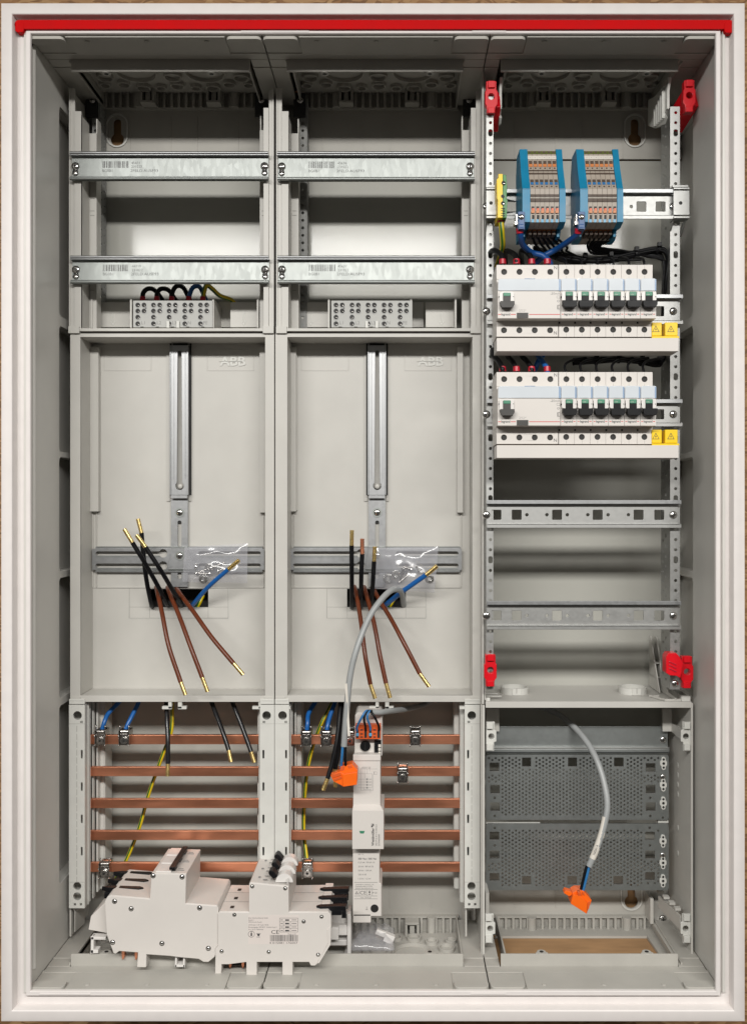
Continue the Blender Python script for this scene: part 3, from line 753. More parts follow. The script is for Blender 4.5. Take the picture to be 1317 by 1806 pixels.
# bag of small screws
def bag(corners, dd, label, seed, screws):
    rnd = random.Random(seed); n = 26; m_ = 18
    (ax, ay), (bx, by), (cx, cy), (ex, ey) = corners       # tl tr br bl
    vs = []; fs = []
    import mathutils
    for lay in (0, 1):
        for j in range(m_+1):
            for i in range(n+1):
                u = i/n; v = j/m_
                px = (ax*(1-u)+bx*u)*(1-v)+(ex*(1-u)+cx*u)*v; py = (ay*(1-u)+by*u)*(1-v)+(ey*(1-u)+cy*u)*v
                q = mathutils.noise.noise(Vector((u*5+seed, v*3.4+lay*7, seed*1.7)))*4.0+mathutils.noise.noise(Vector((u*11-seed, v*8+lay*5, 2.2)))*.7
                edge = min(1, min(u, 1-u, v, 1-v)*5); bulge = edge*(6 if lay == 0 else 0)
                d_ = dd-bulge+q*.8*(edge+.25); d_ = min(d_, dd+.8)
                vs.append(P(px+q*.2, py, d_))
    for lay in (0, 1):
        o_ = lay*(n+1)*(m_+1)
        for j in range(m_):
            for i in range(n): fs.append((o_+j*(n+1)+i, o_+j*(n+1)+i+1, o_+(j+1)*(n+1)+i+1, o_+(j+1)*(n+1)+i))
    b = MB('plastic_film'); b.add(vs, fs); o = b.build('plastic_bag', smooth=180)
    tag(o, label, 'plastic bag')
    return o
bag([(326, 965), (437, 958), (436, 1028), (322, 1026)], 152, 'clear plastic bag of small screws hanging on the left meter bracket', 3, None)
bag([(662, 966), (773, 964), (766, 1045), (658, 1038)], 152, 'clear plastic bag of screws and nuts hanging on the middle meter bracket', 8, None)
def small_screw(px, py, ang, ln, label, d=150.5, head=3.3):
    t = thing('small_screw', label, 'screw', P(px, py, d), 'loose screws and nuts in the plastic bags')
    a = P(px, py, d); dr = Vector((math.cos(math.radians(ang)), 0, math.sin(math.radians(ang))))
    b = MB('chrome'); b.cyl(a, a+dr*2.4, head, 16); b.build('head', t, bevel=.4)
    b = MB('clamp_steel'); b.cyl(a+dr*2.4, a+dr*ln, 1.25, 10)
    for k in range(int((ln-3)/1.0)): b.cyl(a+dr*(3+k), a+dr*(3.5+k), 1.6, 10)
    b.build('shank', t); return t
def small_nut(px, py, r, label, d=150.5):
    p = P(px, py, d); b = MB('chrome'); b.ring(p, (0, -1, 0), r*.45, r, 2.4, 6)
    b.ring(p+Vector((0, .6, 0)), (0, -1, 0), r*.5, r*1.15, .7, 24)
    tag(b.build('nut', bevel=.3, smooth=25), label, 'nut', 'loose screws and nuts in the plastic bags')
small_screw(348, 1000, 170, 3, 'screw head turned to the viewer, leftmost in the left bag', head=4.4)
small_screw(346, 1012, 24, 18, 'screw lying along the lower left edge of the pile in the left bag')
small_screw(372, 1002, 22, 19, 'long screw pointing up to the right in the left bag')
small_screw(372, 1012, 178, 15, 'horizontal screw in the middle of the pile in the left bag')
small_screw(385, 1008, 30, 9, 'short screw half behind the blue cable in the left bag')
small_nut(359, 1021, 5, 'nut at the bottom of the pile in the left bag')
small_nut(368, 1000, 4.2, 'nut beside the long screw in the left bag')
small_nut(684, 1020, 5.2, 'washer headed nut, leftmost in the middle bag')
small_nut(698, 1014, 4.8, 'hexagonal nut second from the left in the middle bag')
small_nut(757, 1021, 5, 'nut alone on the right of the blue cable in the middle bag')
small_screw(712, 1002, -105, 17, 'screw standing on its tip, left of the two leaning screws in the middle bag')
small_screw(722, 1012, -140, 17, 'screw leaning steeply to the lower left in the middle bag')
small_screw(726, 1005, 160, 11, 'screw on top of the pile in the middle bag')
small_screw(740, 1008, 125, 8, 'short screw against the blue cable in the middle bag')
# ================================================================== CABLES THROUGH THE METER PANELS
G1 = 'cables coming out of the left meter panel'; G2 = 'cables coming out of the middle meter panel'
R = 2.75
wire('cable', 'black cable with bare brass end, leftmost of those leaning up from the left panel', 'cable', [(296, 1068, 175), (293, 1062, 150), (281, 1036, 128), (256, 992, 112), (234, 957, 108)], R, 'black', G1, tip=[(234, 957, 108), (219.5, 933, 107)])
wire('cable', 'black cable of the left panel whose bare end reaches highest, behind the other two', 'cable', [(270, 1072, 178), (267, 1062, 152), (258, 1018, 138), (253, 967, 134), (250, 940, 132)], R, 'black', G1, tip=[(250, 940, 132), (243.5, 915, 132)])
wire('cable', 'black cable of the left panel crossing in front of the others, rightmost of the three', 'cable', [(322, 1070, 175), (317, 1062, 148), (305, 1041, 122), (284, 1007, 100), (257, 965, 92)], R, 'black', G1, tip=[(257, 965, 92), (241, 943.5, 90)])
wire('cable', 'brown cable hanging from the left panel, leftmost and steepest of three', 'cable', [(274, 1030, 185), (279, 1046, 150), (287, 1082, 128), (299, 1140, 112), (319, 1203, 104)], R, 'brown', G1, tip=[(319, 1203, 104), (327.5, 1226, 102)])
wire('cable', 'brown cable hanging from the left panel between the other two brown ones', 'cable', [(294, 1030, 185), (299, 1046, 150), (316, 1088, 126), (336, 1140, 110), (357, 1195, 102)], R, 'brown', G1, tip=[(357, 1195, 102), (366.5, 1220, 100)])
wire('cable', 'brown cable from the left panel slanting furthest to the right', 'cable', [(308, 1030, 185), (316, 1046, 150), (342, 1080, 126), (374, 1125, 108), (412, 1170, 98)], R, 'brown', G1, tip=[(412, 1170, 98), (429, 1190, 97)])
wire('cable', 'blue cable pointing up to the right from the left panel across the screw bag', 'cable', [(332, 1074, 180), (339, 1067, 160), (368, 1035, 132), (403, 1004, 118)], R, 'blue', G1, tip=[(403, 1004, 118), (421.5, 988, 114)])
wire('cable', 'short bit of green and yellow wire inside the opening of the left panel', 'cable', [(346, 1076, 186), (353, 1062, 184), (360, 1046, 190), (366, 1030, 198)], 2.4, 'earth_stripe', G1)
wire('cable', 'black upright cable of the middle panel, leftmost and tallest of three', 'cable', [(620, 1073, 178), (620, 1062, 150), (620, 1010, 122), (620, 962, 116)], R, 'black', G2, tip=[(620, 962, 116), (620.5, 935, 115)])
wire('cable', 'black upright cable in the middle of three on the middle panel', 'cable', [(636, 1073, 178), (637, 1062, 150), (638, 1018, 122), (638.6, 977, 116)], R, 'black', G2, tip=[(638.6, 977, 116), (638.7, 950, 115)], strand='copper')
wire('cable', 'black upright cable nearest the screw bag on the middle panel', 'cable', [(655, 1073, 178), (656, 1062, 150), (657.5, 1024, 122), (659.5, 990, 116)], R, 'black', G2, tip=[(659.5, 990, 116), (661, 964, 115)])
wire('cable', 'brown cable hanging from the middle panel, leftmost of three', 'cable', [(622, 1028, 185), (627, 1046, 150), (636, 1096, 128), (644.5, 1154, 112), (653, 1207, 106)], R, 'brown', G2, tip=[(653, 1207, 106), (661.5, 1232, 104)])
wire('cable', 'brown cable hanging from the middle panel between the other brown ones', 'cable', [(640, 1028, 185), (645, 1046, 150), (659, 1099, 126), (670, 1154, 110), (680.5, 1205, 104)], R, 'brown', G2, tip=[(680.5, 1205, 104), (688, 1231, 102)])
wire('cable', 'brown cable from the middle panel slanting furthest to the right', 'cable', [(658, 1032, 185), (664, 1051, 150), (688, 1091, 128), (711, 1134, 112), (740, 1188, 104)], R, 'brown', G2, tip=[(740, 1188, 104), (756.5, 1211, 102)])
wire('cable', 'blue cable pointing up to the right from the middle panel, behind the grey loop', 'cable', [(670, 1076, 180), (679, 1067, 160), (711, 1042, 132), (751, 1014, 116)], R+.3, 'blue', G2, tip=[(751, 1014, 116), (770.5, 998, 113)])
wire('cable', 'short bit of green and yellow wire inside the opening of the middle panel', 'cable', [(684, 1076, 186), (690, 1064, 184), (698, 1050, 190), (704, 1030, 198)], 2.4, 'earth_stripe', G2)
# ================================================================== BUSBAR FIELD
def busbar_post(px0, px1, inner, where, cut=1608):
    d = 121
    t = thing('busbar_holder', 'pale slotted busbar holder post, %s' % where, 'busbar holder', (X((px0+px1)/2, d), 150, Z(cut, d)), 'busbar holder posts')
    b = MB('plastic_light')
    g = lambda L: [(X(a, d), Z(c, d)) for a, c in L]
    sg = 1 if inner > 0 else -1
    cx = (px0+px1)/2+(1 if sg > 0 else -1)
    holes = [circ(X(cx, d), Z(1262, d), 5.2, 24)]
    yy = [1323, 1380, 1437, 1494]
    sxx = px1-7 if sg > 0 else px0+4.5
    for y in yy: holes.append(rrect(X(sxx, d), X(sxx+3.2, d), Z(y+15, d), Z(y, d), .3, 1))
    sq = px1-8 if sg > 0 else px0+5
    holes.append(rrect(X(sq, d), X(sq+4.5, d), Z(1275.5, d), Z(1271.5, d), .3, 1))
    if cut > 1600:
        for y in (1563, 1581): holes.append(circ(X(cx-.5, d), Z(y, d), 4.9, 24))
        for k in (-4.5, 6): holes.append(rrect(X(cx-2+k, d), X(cx+2+k, d), Z(1597.5, d), Z(1593, d), .3, 1))
    b.plate(g([(px0, cut-6), (px1, cut-6), (px1, 1243), (px0, 1243)]), holes, d, d+2.2)
    xa, xb = X(px0, d), X(px1, d)
    b.box(xa, xa+1.8, d+2.3, 196, Z(cut-6, d), Z(1243, d)); b.box(xb-1.8, xb, d+2.3, 196 if sg < 0 else 134, Z(cut-6, d), Z(1243, d))
    if sg > 0:
        b.box(xb-1.8, xb+1, 132, 135, Z(cut-6, d), Z(1243, d)); b.box(xb-.8, xb+1, 150, 157, Z(cut-6, d), Z(1243, d))
        b.box(xb+4.5, xb+9, 166, 168, Z(cut-14, d), Z(1250, d)); b.box(xb+8, xb+10, 168, 196, Z(cut-14, d), Z(1250, d)); b.box(xb+2.6, xb+4.6, 156, 168, Z(cut-14, d), Z(1250, d))
    else:
        b.box(xa-4, xa, 138, 141, Z(cut-6, d), Z(1243, d)); b.box(xa-4.5, xa-2.5, 141, 168, Z(cut-6, d), Z(1243, d))
        b.box(xa-9, xa-4.5, 166, 168, Z(cut-14, d), Z(1250, d)); b.box(xa-10, xa-8, 168, 196, Z(cut-14, d), Z(1250, d))
    b.box(xa, xb, d+20, d+22, Z(cut-6, d), Z(1243, d))
    b.use('plastic_line')
    b.pb(px0, px1, 1276.3, 1276.9, d-.1, d+.4)
    lx = px1-13 if sg > 0 else px0+10.5
    y = 1280
    if (px0 < 200 or px0 > 800):
        lx = px1-14.5 if sg > 0 else px0+12
        while y < 1552: b.pb(lx, lx+.9, y, y+11, d-.12, d+.4); y += 14
        b.pb(px0, px1, 1555.5, 1556.2, d-.12, d+.4)
    b.build('post_body', t, bevel=.35)
    b = MB('plastic_light')
    b.pb(px0+.3, px1-.3, 1233, 1242, d-1.6, d+5); b.pb(px0+3, px1-3, 1235, 1236.2, d-2.3, d-1)
    b.build('top_clip', t, bevel=.4)
    if cut > 1600:
        b = MB('plastic')
        b.pb(px0+1, px0+4, 1603, 1652, d+8, 190); b.pb(px0+4, px0+16, 1603, 1606, d+12, 190)
        b.plate([(d+9, Z(1650, d)), (165, Z(1632, 160)), (165, Z(1605, d)), (d+9, Z(1605, d))], [], X(px0+5, d), X(px0+6.5, d), 'x') if sg > 0 else None
        b.build('foot', t, bevel=.4)
busbar_post(122, 150, 1, 'at the left wall beside the blue cables')
busbar_post(458.5, 483.8, -1, 'right end of the left field, behind the breakers', 1560)
busbar_post(484.6, 510, 1, 'left end of the middle field, behind the breakers', 1560)
busbar_post(819, 846, -1, 'beside the dark perforated plates')
ORD = ('top', 'second', 'third', 'fourth', 'bottom')
for fi, (a, c) in enumerate(((153, 465), (510, 822))):
    for i in range(5):
        d = 143; y = 1296.3+56.3*i
        b = MB('copper'); b.box(X(a, d), X(c, d), d, d+5, Z(y+16.5, d), Z(y, d))
        tag(b.build('copper_busbar', bevel=.5, seg=3), 'flat bare copper busbar, %s of five in the %s field' % (ORD[i] if i in (0, 4) else ORD[i]+' from the top', FN[fi]), 'busbar', 'copper busbars')
def clamp(px, py, label, d=134, tall=True):
    t = thing('busbar_clamp', label, 'busbar clamp', P(px, py+14, d), 'steel clamps on the copper busbars')
    x, z = X(px, d), Z(py, d)
    b = MB('clamp_steel')
    for s in (-1, 1):
        b.box(*sorted((x+s*5.4, x+s*6.5)), d-1, d+16, z-9.5, z+9.5)
        for k in (-8.5, 3): b.dome((x+s*6.2, d-1, z+k), 1.4, 1.6, 10)
        b.cyl((x+s*5.6, d+2, z+9), (x+s*5.6, d+2, z+14), .8, 8); b.dome((x+s*5.6, d+2, z+14), 1.5, 1.5, 10, (0, 0, 1))
    b.box(x-5, x+5, d+14.2, d+16, z-10, z+10)
    b.box(x-5.2, x+5.2, d+1.2, d+3.6, z-9, z+5)
    b.build('bracket', t, bevel=.25)
    b = MB('clamp_steel'); b.cyl((x-4.6, d+4, z+7), (x+4.6, d+4, z+7), 3.4, 16); b.build('wire_cage', t, bevel=.3)
    b = MB('chrome'); b.ycyl(x, z-2.8, 4.2, d-1.2, d+1.5, 18); b.use('dark_hole'); b.ycyl(x, z-2.8, 1.8, d-1.5, d, 6); b.build('screw', t, bevel=.3)
clamp(177, 1302, 'steel busbar clamp holding the bent blue cable, leftmost on the top left busbar')
clamp(219, 1302, 'steel busbar clamp holding the straight blue cable on the top left busbar')
clamp(184, 1536, 'steel busbar clamp on the bottom left busbar above the black breaker clips')
clamp(540, 1303, 'steel busbar clamp under the left blue cable of the middle field')
clamp(575, 1303, 'steel busbar clamp under the right blue cable of the middle field')
clamp(617, 1303, 'steel busbar clamp half hidden between grey cable and surge arrester')
clamp(732, 1302, 'empty steel busbar clamp on the top busbar right of the surge arrester')
clamp(710, 1368, 'empty steel busbar clamp on the second busbar right of the surge arrester')
clamp(542, 1536, 'steel busbar clamp ending the yellow and green cable of the middle field')
B1 = 'cables hanging into the busbar fields'
wire('cable', 'bent blue cable entering the leftmost busbar clamp', 'cable', [(222, 1218, 170), (210, 1238, 160), (192, 1258, 148), (184, 1274, 140), (178, 1297, 139)], 2.7, 'blue', B1)
wire('cable', 'straight blue cable entering the second busbar clamp of the left field', 'cable', [(252, 1218, 170), (245, 1238, 160), (234, 1262, 148), (225, 1280, 141), (219, 1297, 139)], 2.7, 'blue', B1)
wire('cable', 'black cable hanging straight down in front of the green and yellow one', 'cable', [(294, 1215, 178), (294.5, 1240, 140), (296, 1295, 120), (296.6, 1347, 112)], R, 'black_gloss', B1, tip=[(296.6, 1347, 112), (296, 1369, 110)])
wire('cable', 'slanting black cable right of the hanging one, with a bright brass end', 'cable', [(366, 1215, 178), (373, 1240, 145), (391.6, 1289, 126), (403.5, 1323, 118)], R, 'black_gloss', B1, tip=[(403.5, 1323, 118), (408, 1344, 115)])
wire('cable', 'rightmost slanting black cable of the left busbar field, darker bare end', 'cable', [(401, 1215, 178), (411, 1240, 146), (428, 1287, 130), (443, 1326, 122)], R, 'black_gloss', B1, tip=[(443, 1326, 122), (449, 1345, 120)])
wire('cable', 'green and yellow cable running down behind the left busbars', 'cable', [(303, 1215, 180), (304, 1250, 172), (302, 1292, 166), (289, 1325, 166), (264, 1398, 170), (246, 1462, 172), (222, 1520, 170), (204, 1552, 160)], 2.35, 'earth_stripe', B1)
wire('cable', 'bent blue cable, left one in the middle busbar field', 'cable', [(566, 1215, 178), (555, 1237, 162), (545, 1258, 148), (542, 1276, 140), (540.5, 1298, 139)], 2.8, 'blue', B1)
wire('cable', 'straight blue cable, right one in the middle busbar field', 'cable', [(596, 1215, 178), (590, 1237, 160), (582, 1264, 148), (578, 1280, 141), (575.5, 1298, 139)], 2.8, 'blue', B1)
wire('cable', 'yellow and green cable running down behind the middle busbars to the bottom clamp', 'cable', [(594, 1215, 180), (585, 1240, 174), (567, 1276, 166), (552, 1315, 166), (542.5, 1360, 168), (536.5, 1414, 170), (536, 1465, 168), (541, 1518, 150), (542, 1534, 144)], 2.35, 'earth_stripe', B1)
wire('cable', 'black cable, left of the bundle behind the orange plug', 'cable', [(604, 1215, 178), (600, 1240, 140), (594, 1300, 122), (586, 1345, 116), (577.6, 1373, 112)], R, 'black', B1, tip=[(577.6, 1373, 112), (569.6, 1394, 110)])
wire('cable', 'black cable, right of the bundle behind the orange plug', 'cable', [(612, 1215, 178), (608, 1240, 148), (600, 1300, 132), (594, 1340, 128), (591, 1356, 126)], R, 'black', B1, tip=[(591, 1356, 126), (591.5, 1388, 125)])
wire('cable', 'black cable between hooks above the surge arrester', 'cable', [(663, 1215, 178), (663, 1238, 160), (663, 1262, 158), (666, 1290, 165)], R, 'black', B1)
# ================================================================== SURGE ARRESTER
d = 82
spd = thing('surge_arrester', 'tall narrow white surge arrester with orange connector at top, clipped over the middle busbars', 'surge arrester', (X(647, d), 100, Z(1627, d)))
b = MB('device')
b.plate([(X(x, d+14), Z(y, d+14)) for x, y in [(625, 1333), (674, 1333), (674, 1262), (671, 1256.5), (630, 1256.5), (626, 1262)]], [], d+14, 142)
b.plate([(X(x, d+2), Z(y, d+2)) for x, y in [(622.5, 1432), (670.5, 1432), (670.5, 1331), (623.5, 1331)]], [], d+2, 141)
b.pb(622.5, 671, 1331, 1342, d+.6, d+4)
b.plate([(X(x, d-6), Z(y, d-6)) for x, y in [(621, 1498), (676.5, 1498), (676.5, 1430), (621, 1430)]], [], d-6, 140)
b.add([P(621, 1430, d-6), P(676.5, 1430, d-6), P(670.5, 1419, d+2), P(623, 1419, d+2), P(670.5, 1431, d+2)], [(0, 1, 2, 3), (1, 4, 2)])
b.pb(622, 669, 1498.5, 1560, d+8, 140); b.pb(622, 672, 1558, 1616, d+8, 139)
b.pb(622.5, 654, 1612, 1627.5, d+8, 138)
b.pb(654, 673, 1560, 1616, d+9, 138)
b.pb(626, 628, 1262, 1276, d+13, d+15); b.pb(671, 673, 1262, 1276, d+13, d+15)
b.build('housing', spd, bevel=.9, seg=3)
b = MB('dark_hole'); b.pcyl(660.3, 1602.3, 7, d+7.6, d+10, 24)
b.build('terminal_hole', spd)
b = MB('black'); b.pcyl(644, 1316, 9, d+11, d+16, 32); b.use('dark_hole'); b.pb(643.4, 644.6, 1308, 1324, d+10.8, d+11.4)
b.build('round_button', spd, bevel=.4)
b = MB('black'); b.pb(660, 672, 1306, 1331, d+11, d+20); b.use('label_white')
for k in range(3): b.pb(667, 671.5, 1313+k*6.4, 1318+k*6.4, d+10, d+14)
b.build('contact_block', spd, bevel=.3)
b = MB('orange_dull'); 
b.pb(626.5, 671.5, 1278, 1289, d+5, d+20); b.pb(627, 671, 1289, 1303.5, d+2, d+20); b.pb(648.7, 649.7, 1286, 1304, d+.8, d+4)
b.use('dark_hole')
for k in (0, 1):
    q = 627.5+k*22.8
    for a in (0, 14.6): b.pb(q+a+.4, q+a+4.8, 1287, 1301.5, d+1.5, d+3)
    for yy in (1286.5, 1293.5, 1299): b.pb(q+7.6, q+12.6, yy, yy+2, d+1.6, d+3)
b.use('blue_light')
for k in (0, 1): b.pb(627.6+k*22.8, 632.8+k*22.8, 1293, 1298.5, d+.6, d+2)
b.build('connector', spd, bevel=.4)
b = MB('print'); dl = d-6
b.text('Weidmüller', X(659.5, dl), Z(1492, dl), dl, 3.1/1.0, rot=math.pi/2, bold=True, thick=.06, sx=1.0)
b.text('VPU PV II 3+1 R 350/12.5', X(664.8, dl), Z(1492, dl), dl, 2.0, rot=math.pi/2, thick=.06, sx=.86)
b.text('2530660000', X(669.6, dl), Z(1492, dl), dl, 2.0, rot=math.pi/2, thick=.06)
for k in range(4):
    pass
b.pplate([(654.5, 1459), (657.2, 1459), (657.2, 1457), (659.2, 1457), (659.2, 1455.6), (654.5, 1455.6)], [], dl-.07, dl+.1); b.pplate([(654.5, 1454), (656.5, 1454), (658, 1455.4), (659.2, 1455.4), (659.2, 1453), (654.5, 1453)], [], dl-.07, dl+.1)
b.build('maker_print', spd, flat=True)
b = MB('green'); b.pplate([(633.5, 1465.5), (643, 1465.5), (641.5, 1470), (635, 1470)], [], dl-.12, dl+.3); b.build('status_window', spd)
b = MB('print'); dq = d+8
for s, y, hh in (('SPD 1+2', 1508, 2), ('350 Vac / 305 Vac', 1516, 3.2), ('12.5 kA / 50 kA 10', 1522.3, 2.8), ('20 kA / 80 kA 20', 1529.5, 2.8), ('50 kA / 100 kA', 1536.6, 2.8), ('250 A 50', 1543.7, 2.8), ('1.5 kV / 1.5 kV', 1551, 2.8)):
    b.ptext(s, 631.5, y, dq, hh, thick=.05, bold=(hh == 3.2))
for y in (1556, 1568.5, 1580, 1585): b.pb(624.5, 665.5, y, y+.5, dq-.05, dq+.1)
for s, y in (('Weidmüller Int. GmbH & Co. KG', 1561), ('Klingenbergstraße 26, D-32758', 1564.2), ('Detmold  www.weidmueller.com', 1567.4)): b.ptext(s, 627, y, dq, 2.1, thick=.05, sx=.8)
b.ptext('CE', 634.5, 1577.5, dq, 6.5, thick=.05, sx=1.1); b.ptext('IP 20', 656.5, 1576, dq, 3, thick=.05); b.ptext('max. 160 A gG', 636, 1584, dq, 2.2, thick=.05)
for x in (633.4, 647, 656): b.pb(x, x+.4, 1569.5, 1579.5, dq-.05, dq+.1)
b.plate([(X(626, dq), Z(1577, dq)), (X(632, dq), Z(1577, dq)), (X(629, dq), Z(1571.5, dq))], [[(X(627.3, dq), Z(1576.2, dq)), (X(630.7, dq), Z(1576.2, dq)), (X(629, dq), Z(1573, dq))]], dq-.05, dq+.05)
b.pb(649.5, 653.5, 1571, 1571.6, dq-.05, dq+.1); b.pb(650.2, 652.8, 1572.2, 1575.5, dq-.05, dq+.1); b.pb(649.5, 653.5, 1577, 1578, dq-.05, dq+.1)
b.pb(646.2, 646.8, 1599, 1605, dq-.05, dq+.1); b.pb(644.5, 648.5, 1604, 1604.5, dq-.05, dq+.1)
b.build('rating_print', spd, flat=True)
b = MB('print_soft'); dq = d+2
for (x0, x1, y0, y1) in ((636, 665.5, 1356, 1356.4), (636, 636.4, 1354, 1394), (636, 658, 1393.6, 1394), (657.6, 658, 1366, 1394), (632, 656, 1364.5, 1364.9), (631.5, 647, 1374, 1374.4), (631.5, 647, 1379, 1379.4), (631.5, 647, 1384, 1384.4), (631, 656, 1389, 1389.4), (655.8, 656.2, 1364.5, 1389), (643, 643.4, 1353, 1373), (647, 647.4, 1353, 1365), (639, 639.4, 1353, 1365), (651.5, 651.9, 1353, 1360), (658, 664.5, 1361, 1361.4), (658, 664.5, 1365.6, 1366), (664, 664.4, 1361, 1366), (641, 641.4, 1389, 1392), (641, 654, 1392, 1392.4), (653, 653.4, 1392, 1398), (638, 653.5, 1352.6, 1353)):
    b.pb(x0, x1, y0, y1, dq-.05, dq+.1)
for k in range(4): b.pb(646, 648.5, 1372.8+k*5, 1375.8+k*5, dq-.06, dq+.1)
for k, y in enumerate((1375.5, 1380.5, 1385.5)): b.ptext('VAR', 649, y, dq, 2.4, thick=.05)
b.ptext('N', 638.3, 1355.5, dq, 3, thick=.05); b.ptext('L3', 642, 1355.5, dq, 3, thick=.05); b.ptext('L1', 650, 1355.5, dq, 3, thick=.05); b.pb(659.2, 660.2, 1361, 1366, dq-.06, dq+.1)
b.build('wiring_diagram', spd, flat=True)
# wires into the arrester's connector
for i, (m, a, xm, xe, lab) in enumerate((('blue_wire', 645, 638, 629.8, 'thin blue wire entering the left end of the arrester connector'), ('black', 648, 642.5, 644, 'thin black wire dropping left of centre into the arrester connector'), ('blue_wire', 651, 647.5, 652.5, 'thin blue wire dropping right of centre into the arrester connector'), ('black', 654, 661, 667.8, 'thin black wire entering the right end of the arrester connector'))):
    wire('wire', lab, 'wire', [(658, 1254, 84), (a, 1254.5, 79), (xm, 1266, 76), (xe, 1282, 82), (xe, 1292, 86)], 1.35, m, 'thin wires in the arrester connector')
wire('cable', 'grey sheathed cable coming in from the right behind the hooks to the surge arrester', 'cable', [(760, 1236, 200), (744, 1244, 192), (715, 1250, 150), (690, 1254, 110), (672, 1256, 90), (655, 1256, 82)], 3.4, 'grey_cable')
# ---- grey signal cables with orange plugs
t = wire('signal_cable', 'grey sheathed cable looping over the meter panel opening and hanging down to an orange plug', 'cable', [(713, 1078, 190), (711, 1062, 160), (706, 1043, 130), (692, 1040, 108), (673, 1056, 92), (651, 1090, 78), (632, 1136, 66), (618, 1190, 60), (611, 1255, 58), (606.5, 1316, 60)], 3.55, 'grey_cable')
b = MB('blue_wire'); b.tube([P(604.5, 1314, 59), P(603, 1335, 60), (P(601.5, 1356, 66))], 1.6, 10); b.build('blue_core', t)
b = MB('black'); b.tube([P(609, 1314, 60), P(609, 1335, 60), (P(610, 1360, 66))], 1.6, 10); b.build('black_core', t)
b = MB('label_white'); b.obox(P(612.8, 1252, 54.8), (1.35, .25, 30), Matrix.Rotation(math.radians(-3.2), 3, 'Y')); b.build('label_sleeve', t)
t2 = wire('signal_cable', 'grey sheathed cable arching in front of the dark perforated plates down to an orange plug', 'cable', [(945, 1244, 196), (985, 1260, 178), (1022, 1293, 140), (1050, 1335, 112), (1066, 1385, 96), (1069, 1430, 88), (1056, 1485, 82), (1038, 1528, 80)], 3.7, 'grey_cable')
b = MB('label_white'); b.tube([P(1067, 1441, 86.2), P(1061, 1468, 83), P(1050, 1500, 80.5), P(1044, 1514, 80)], 3.85, 14); ls = b.build('label_sleeve', t2)
b = MB('print'); b.text('X02S1.4', X(1047.5, 78), Z(1507, 78), 75.6, 2.6, rot=math.radians(70), thick=.1); b.build('label_print', ls)
b = MB('blue_wire'); b.tube([P(1039, 1526, 80), P(1034, 1546, 80), P(1028, 1570, 82)], 1.6, 10); b.build('blue_core', t2)
b = MB('black'); b.tube([P(1034, 1526, 80), P(1029, 1546, 80), P(1024, 1568, 82)], 1.6, 10); b.build('black_core', t2)
def plug(cx, cy, d, polys, label, seed, prongs):
    t = thing('orange_plug', label, 'plug', P(cx, cy, d), 'orange plug connectors')
    b = MB('orange')
    for (poly, a0, a1) in polys: b.pplate(poly, [], d+a0, d+a1, d)
    b.build('housing', t, bevel=.5)
    b = MB('orange_dull')
    for (poly, a0, a1) in prongs: b.pplate(poly, [], d+a0, d+a1, d)
    b.build('key_slot', t, bevel=.2)
plug(607, 1366, 62, [([(603, 1376), (629, 1369), (630, 1358), (621, 1348), (611, 1350), (600, 1352), (600, 1374)], 0, 17), ([(583, 1367), (588, 1377), (605, 1386), (607, 1364), (599, 1360)], -2, 10), ([(605, 1386), (629.5, 1382.5), (630.5, 1360), (604, 1364)], -4, 15)],
     'orange plug hanging at the left of the surge arrester', 1, [([(585, 1366), (587.5, 1371), (602, 1366), (600, 1361.5)], -3.2, -1.8), ([(588.5, 1373), (590, 1376), (603, 1371.5), (602, 1368)], -3.2, -1.8), ([(600, 1352), (608, 1351), (607, 1358), (601, 1360)], -.6, 4), ([(613, 1350), (620, 1349), (621, 1354), (614, 1355)], -.6, 4)])
plug(1018, 1586, 80, [([(1005, 1592), (1034, 1612), (1043, 1588), (1028, 1571), (1016, 1571), (1009, 1575)], 0, 16), ([(994, 1576), (1004, 1582), (1008, 1579), (1008, 1574), (997, 1571)], 1, 11), ([(1005, 1592), (1033, 1610), (1034, 1590), (1020, 1577), (1009, 1576)], -3, 10)],
     'orange plug dangling below the perforated plates', 2, [([(1017, 1571), (1022, 1571), (1023, 1576), (1018, 1577)], -4, 2), ([(1026, 1572), (1029, 1574), (1030, 1579), (1026, 1577)], -1, 4), ([(1036, 1591), (1040, 1589), (1038, 1602), (1034, 1606)], -.6, 2)])
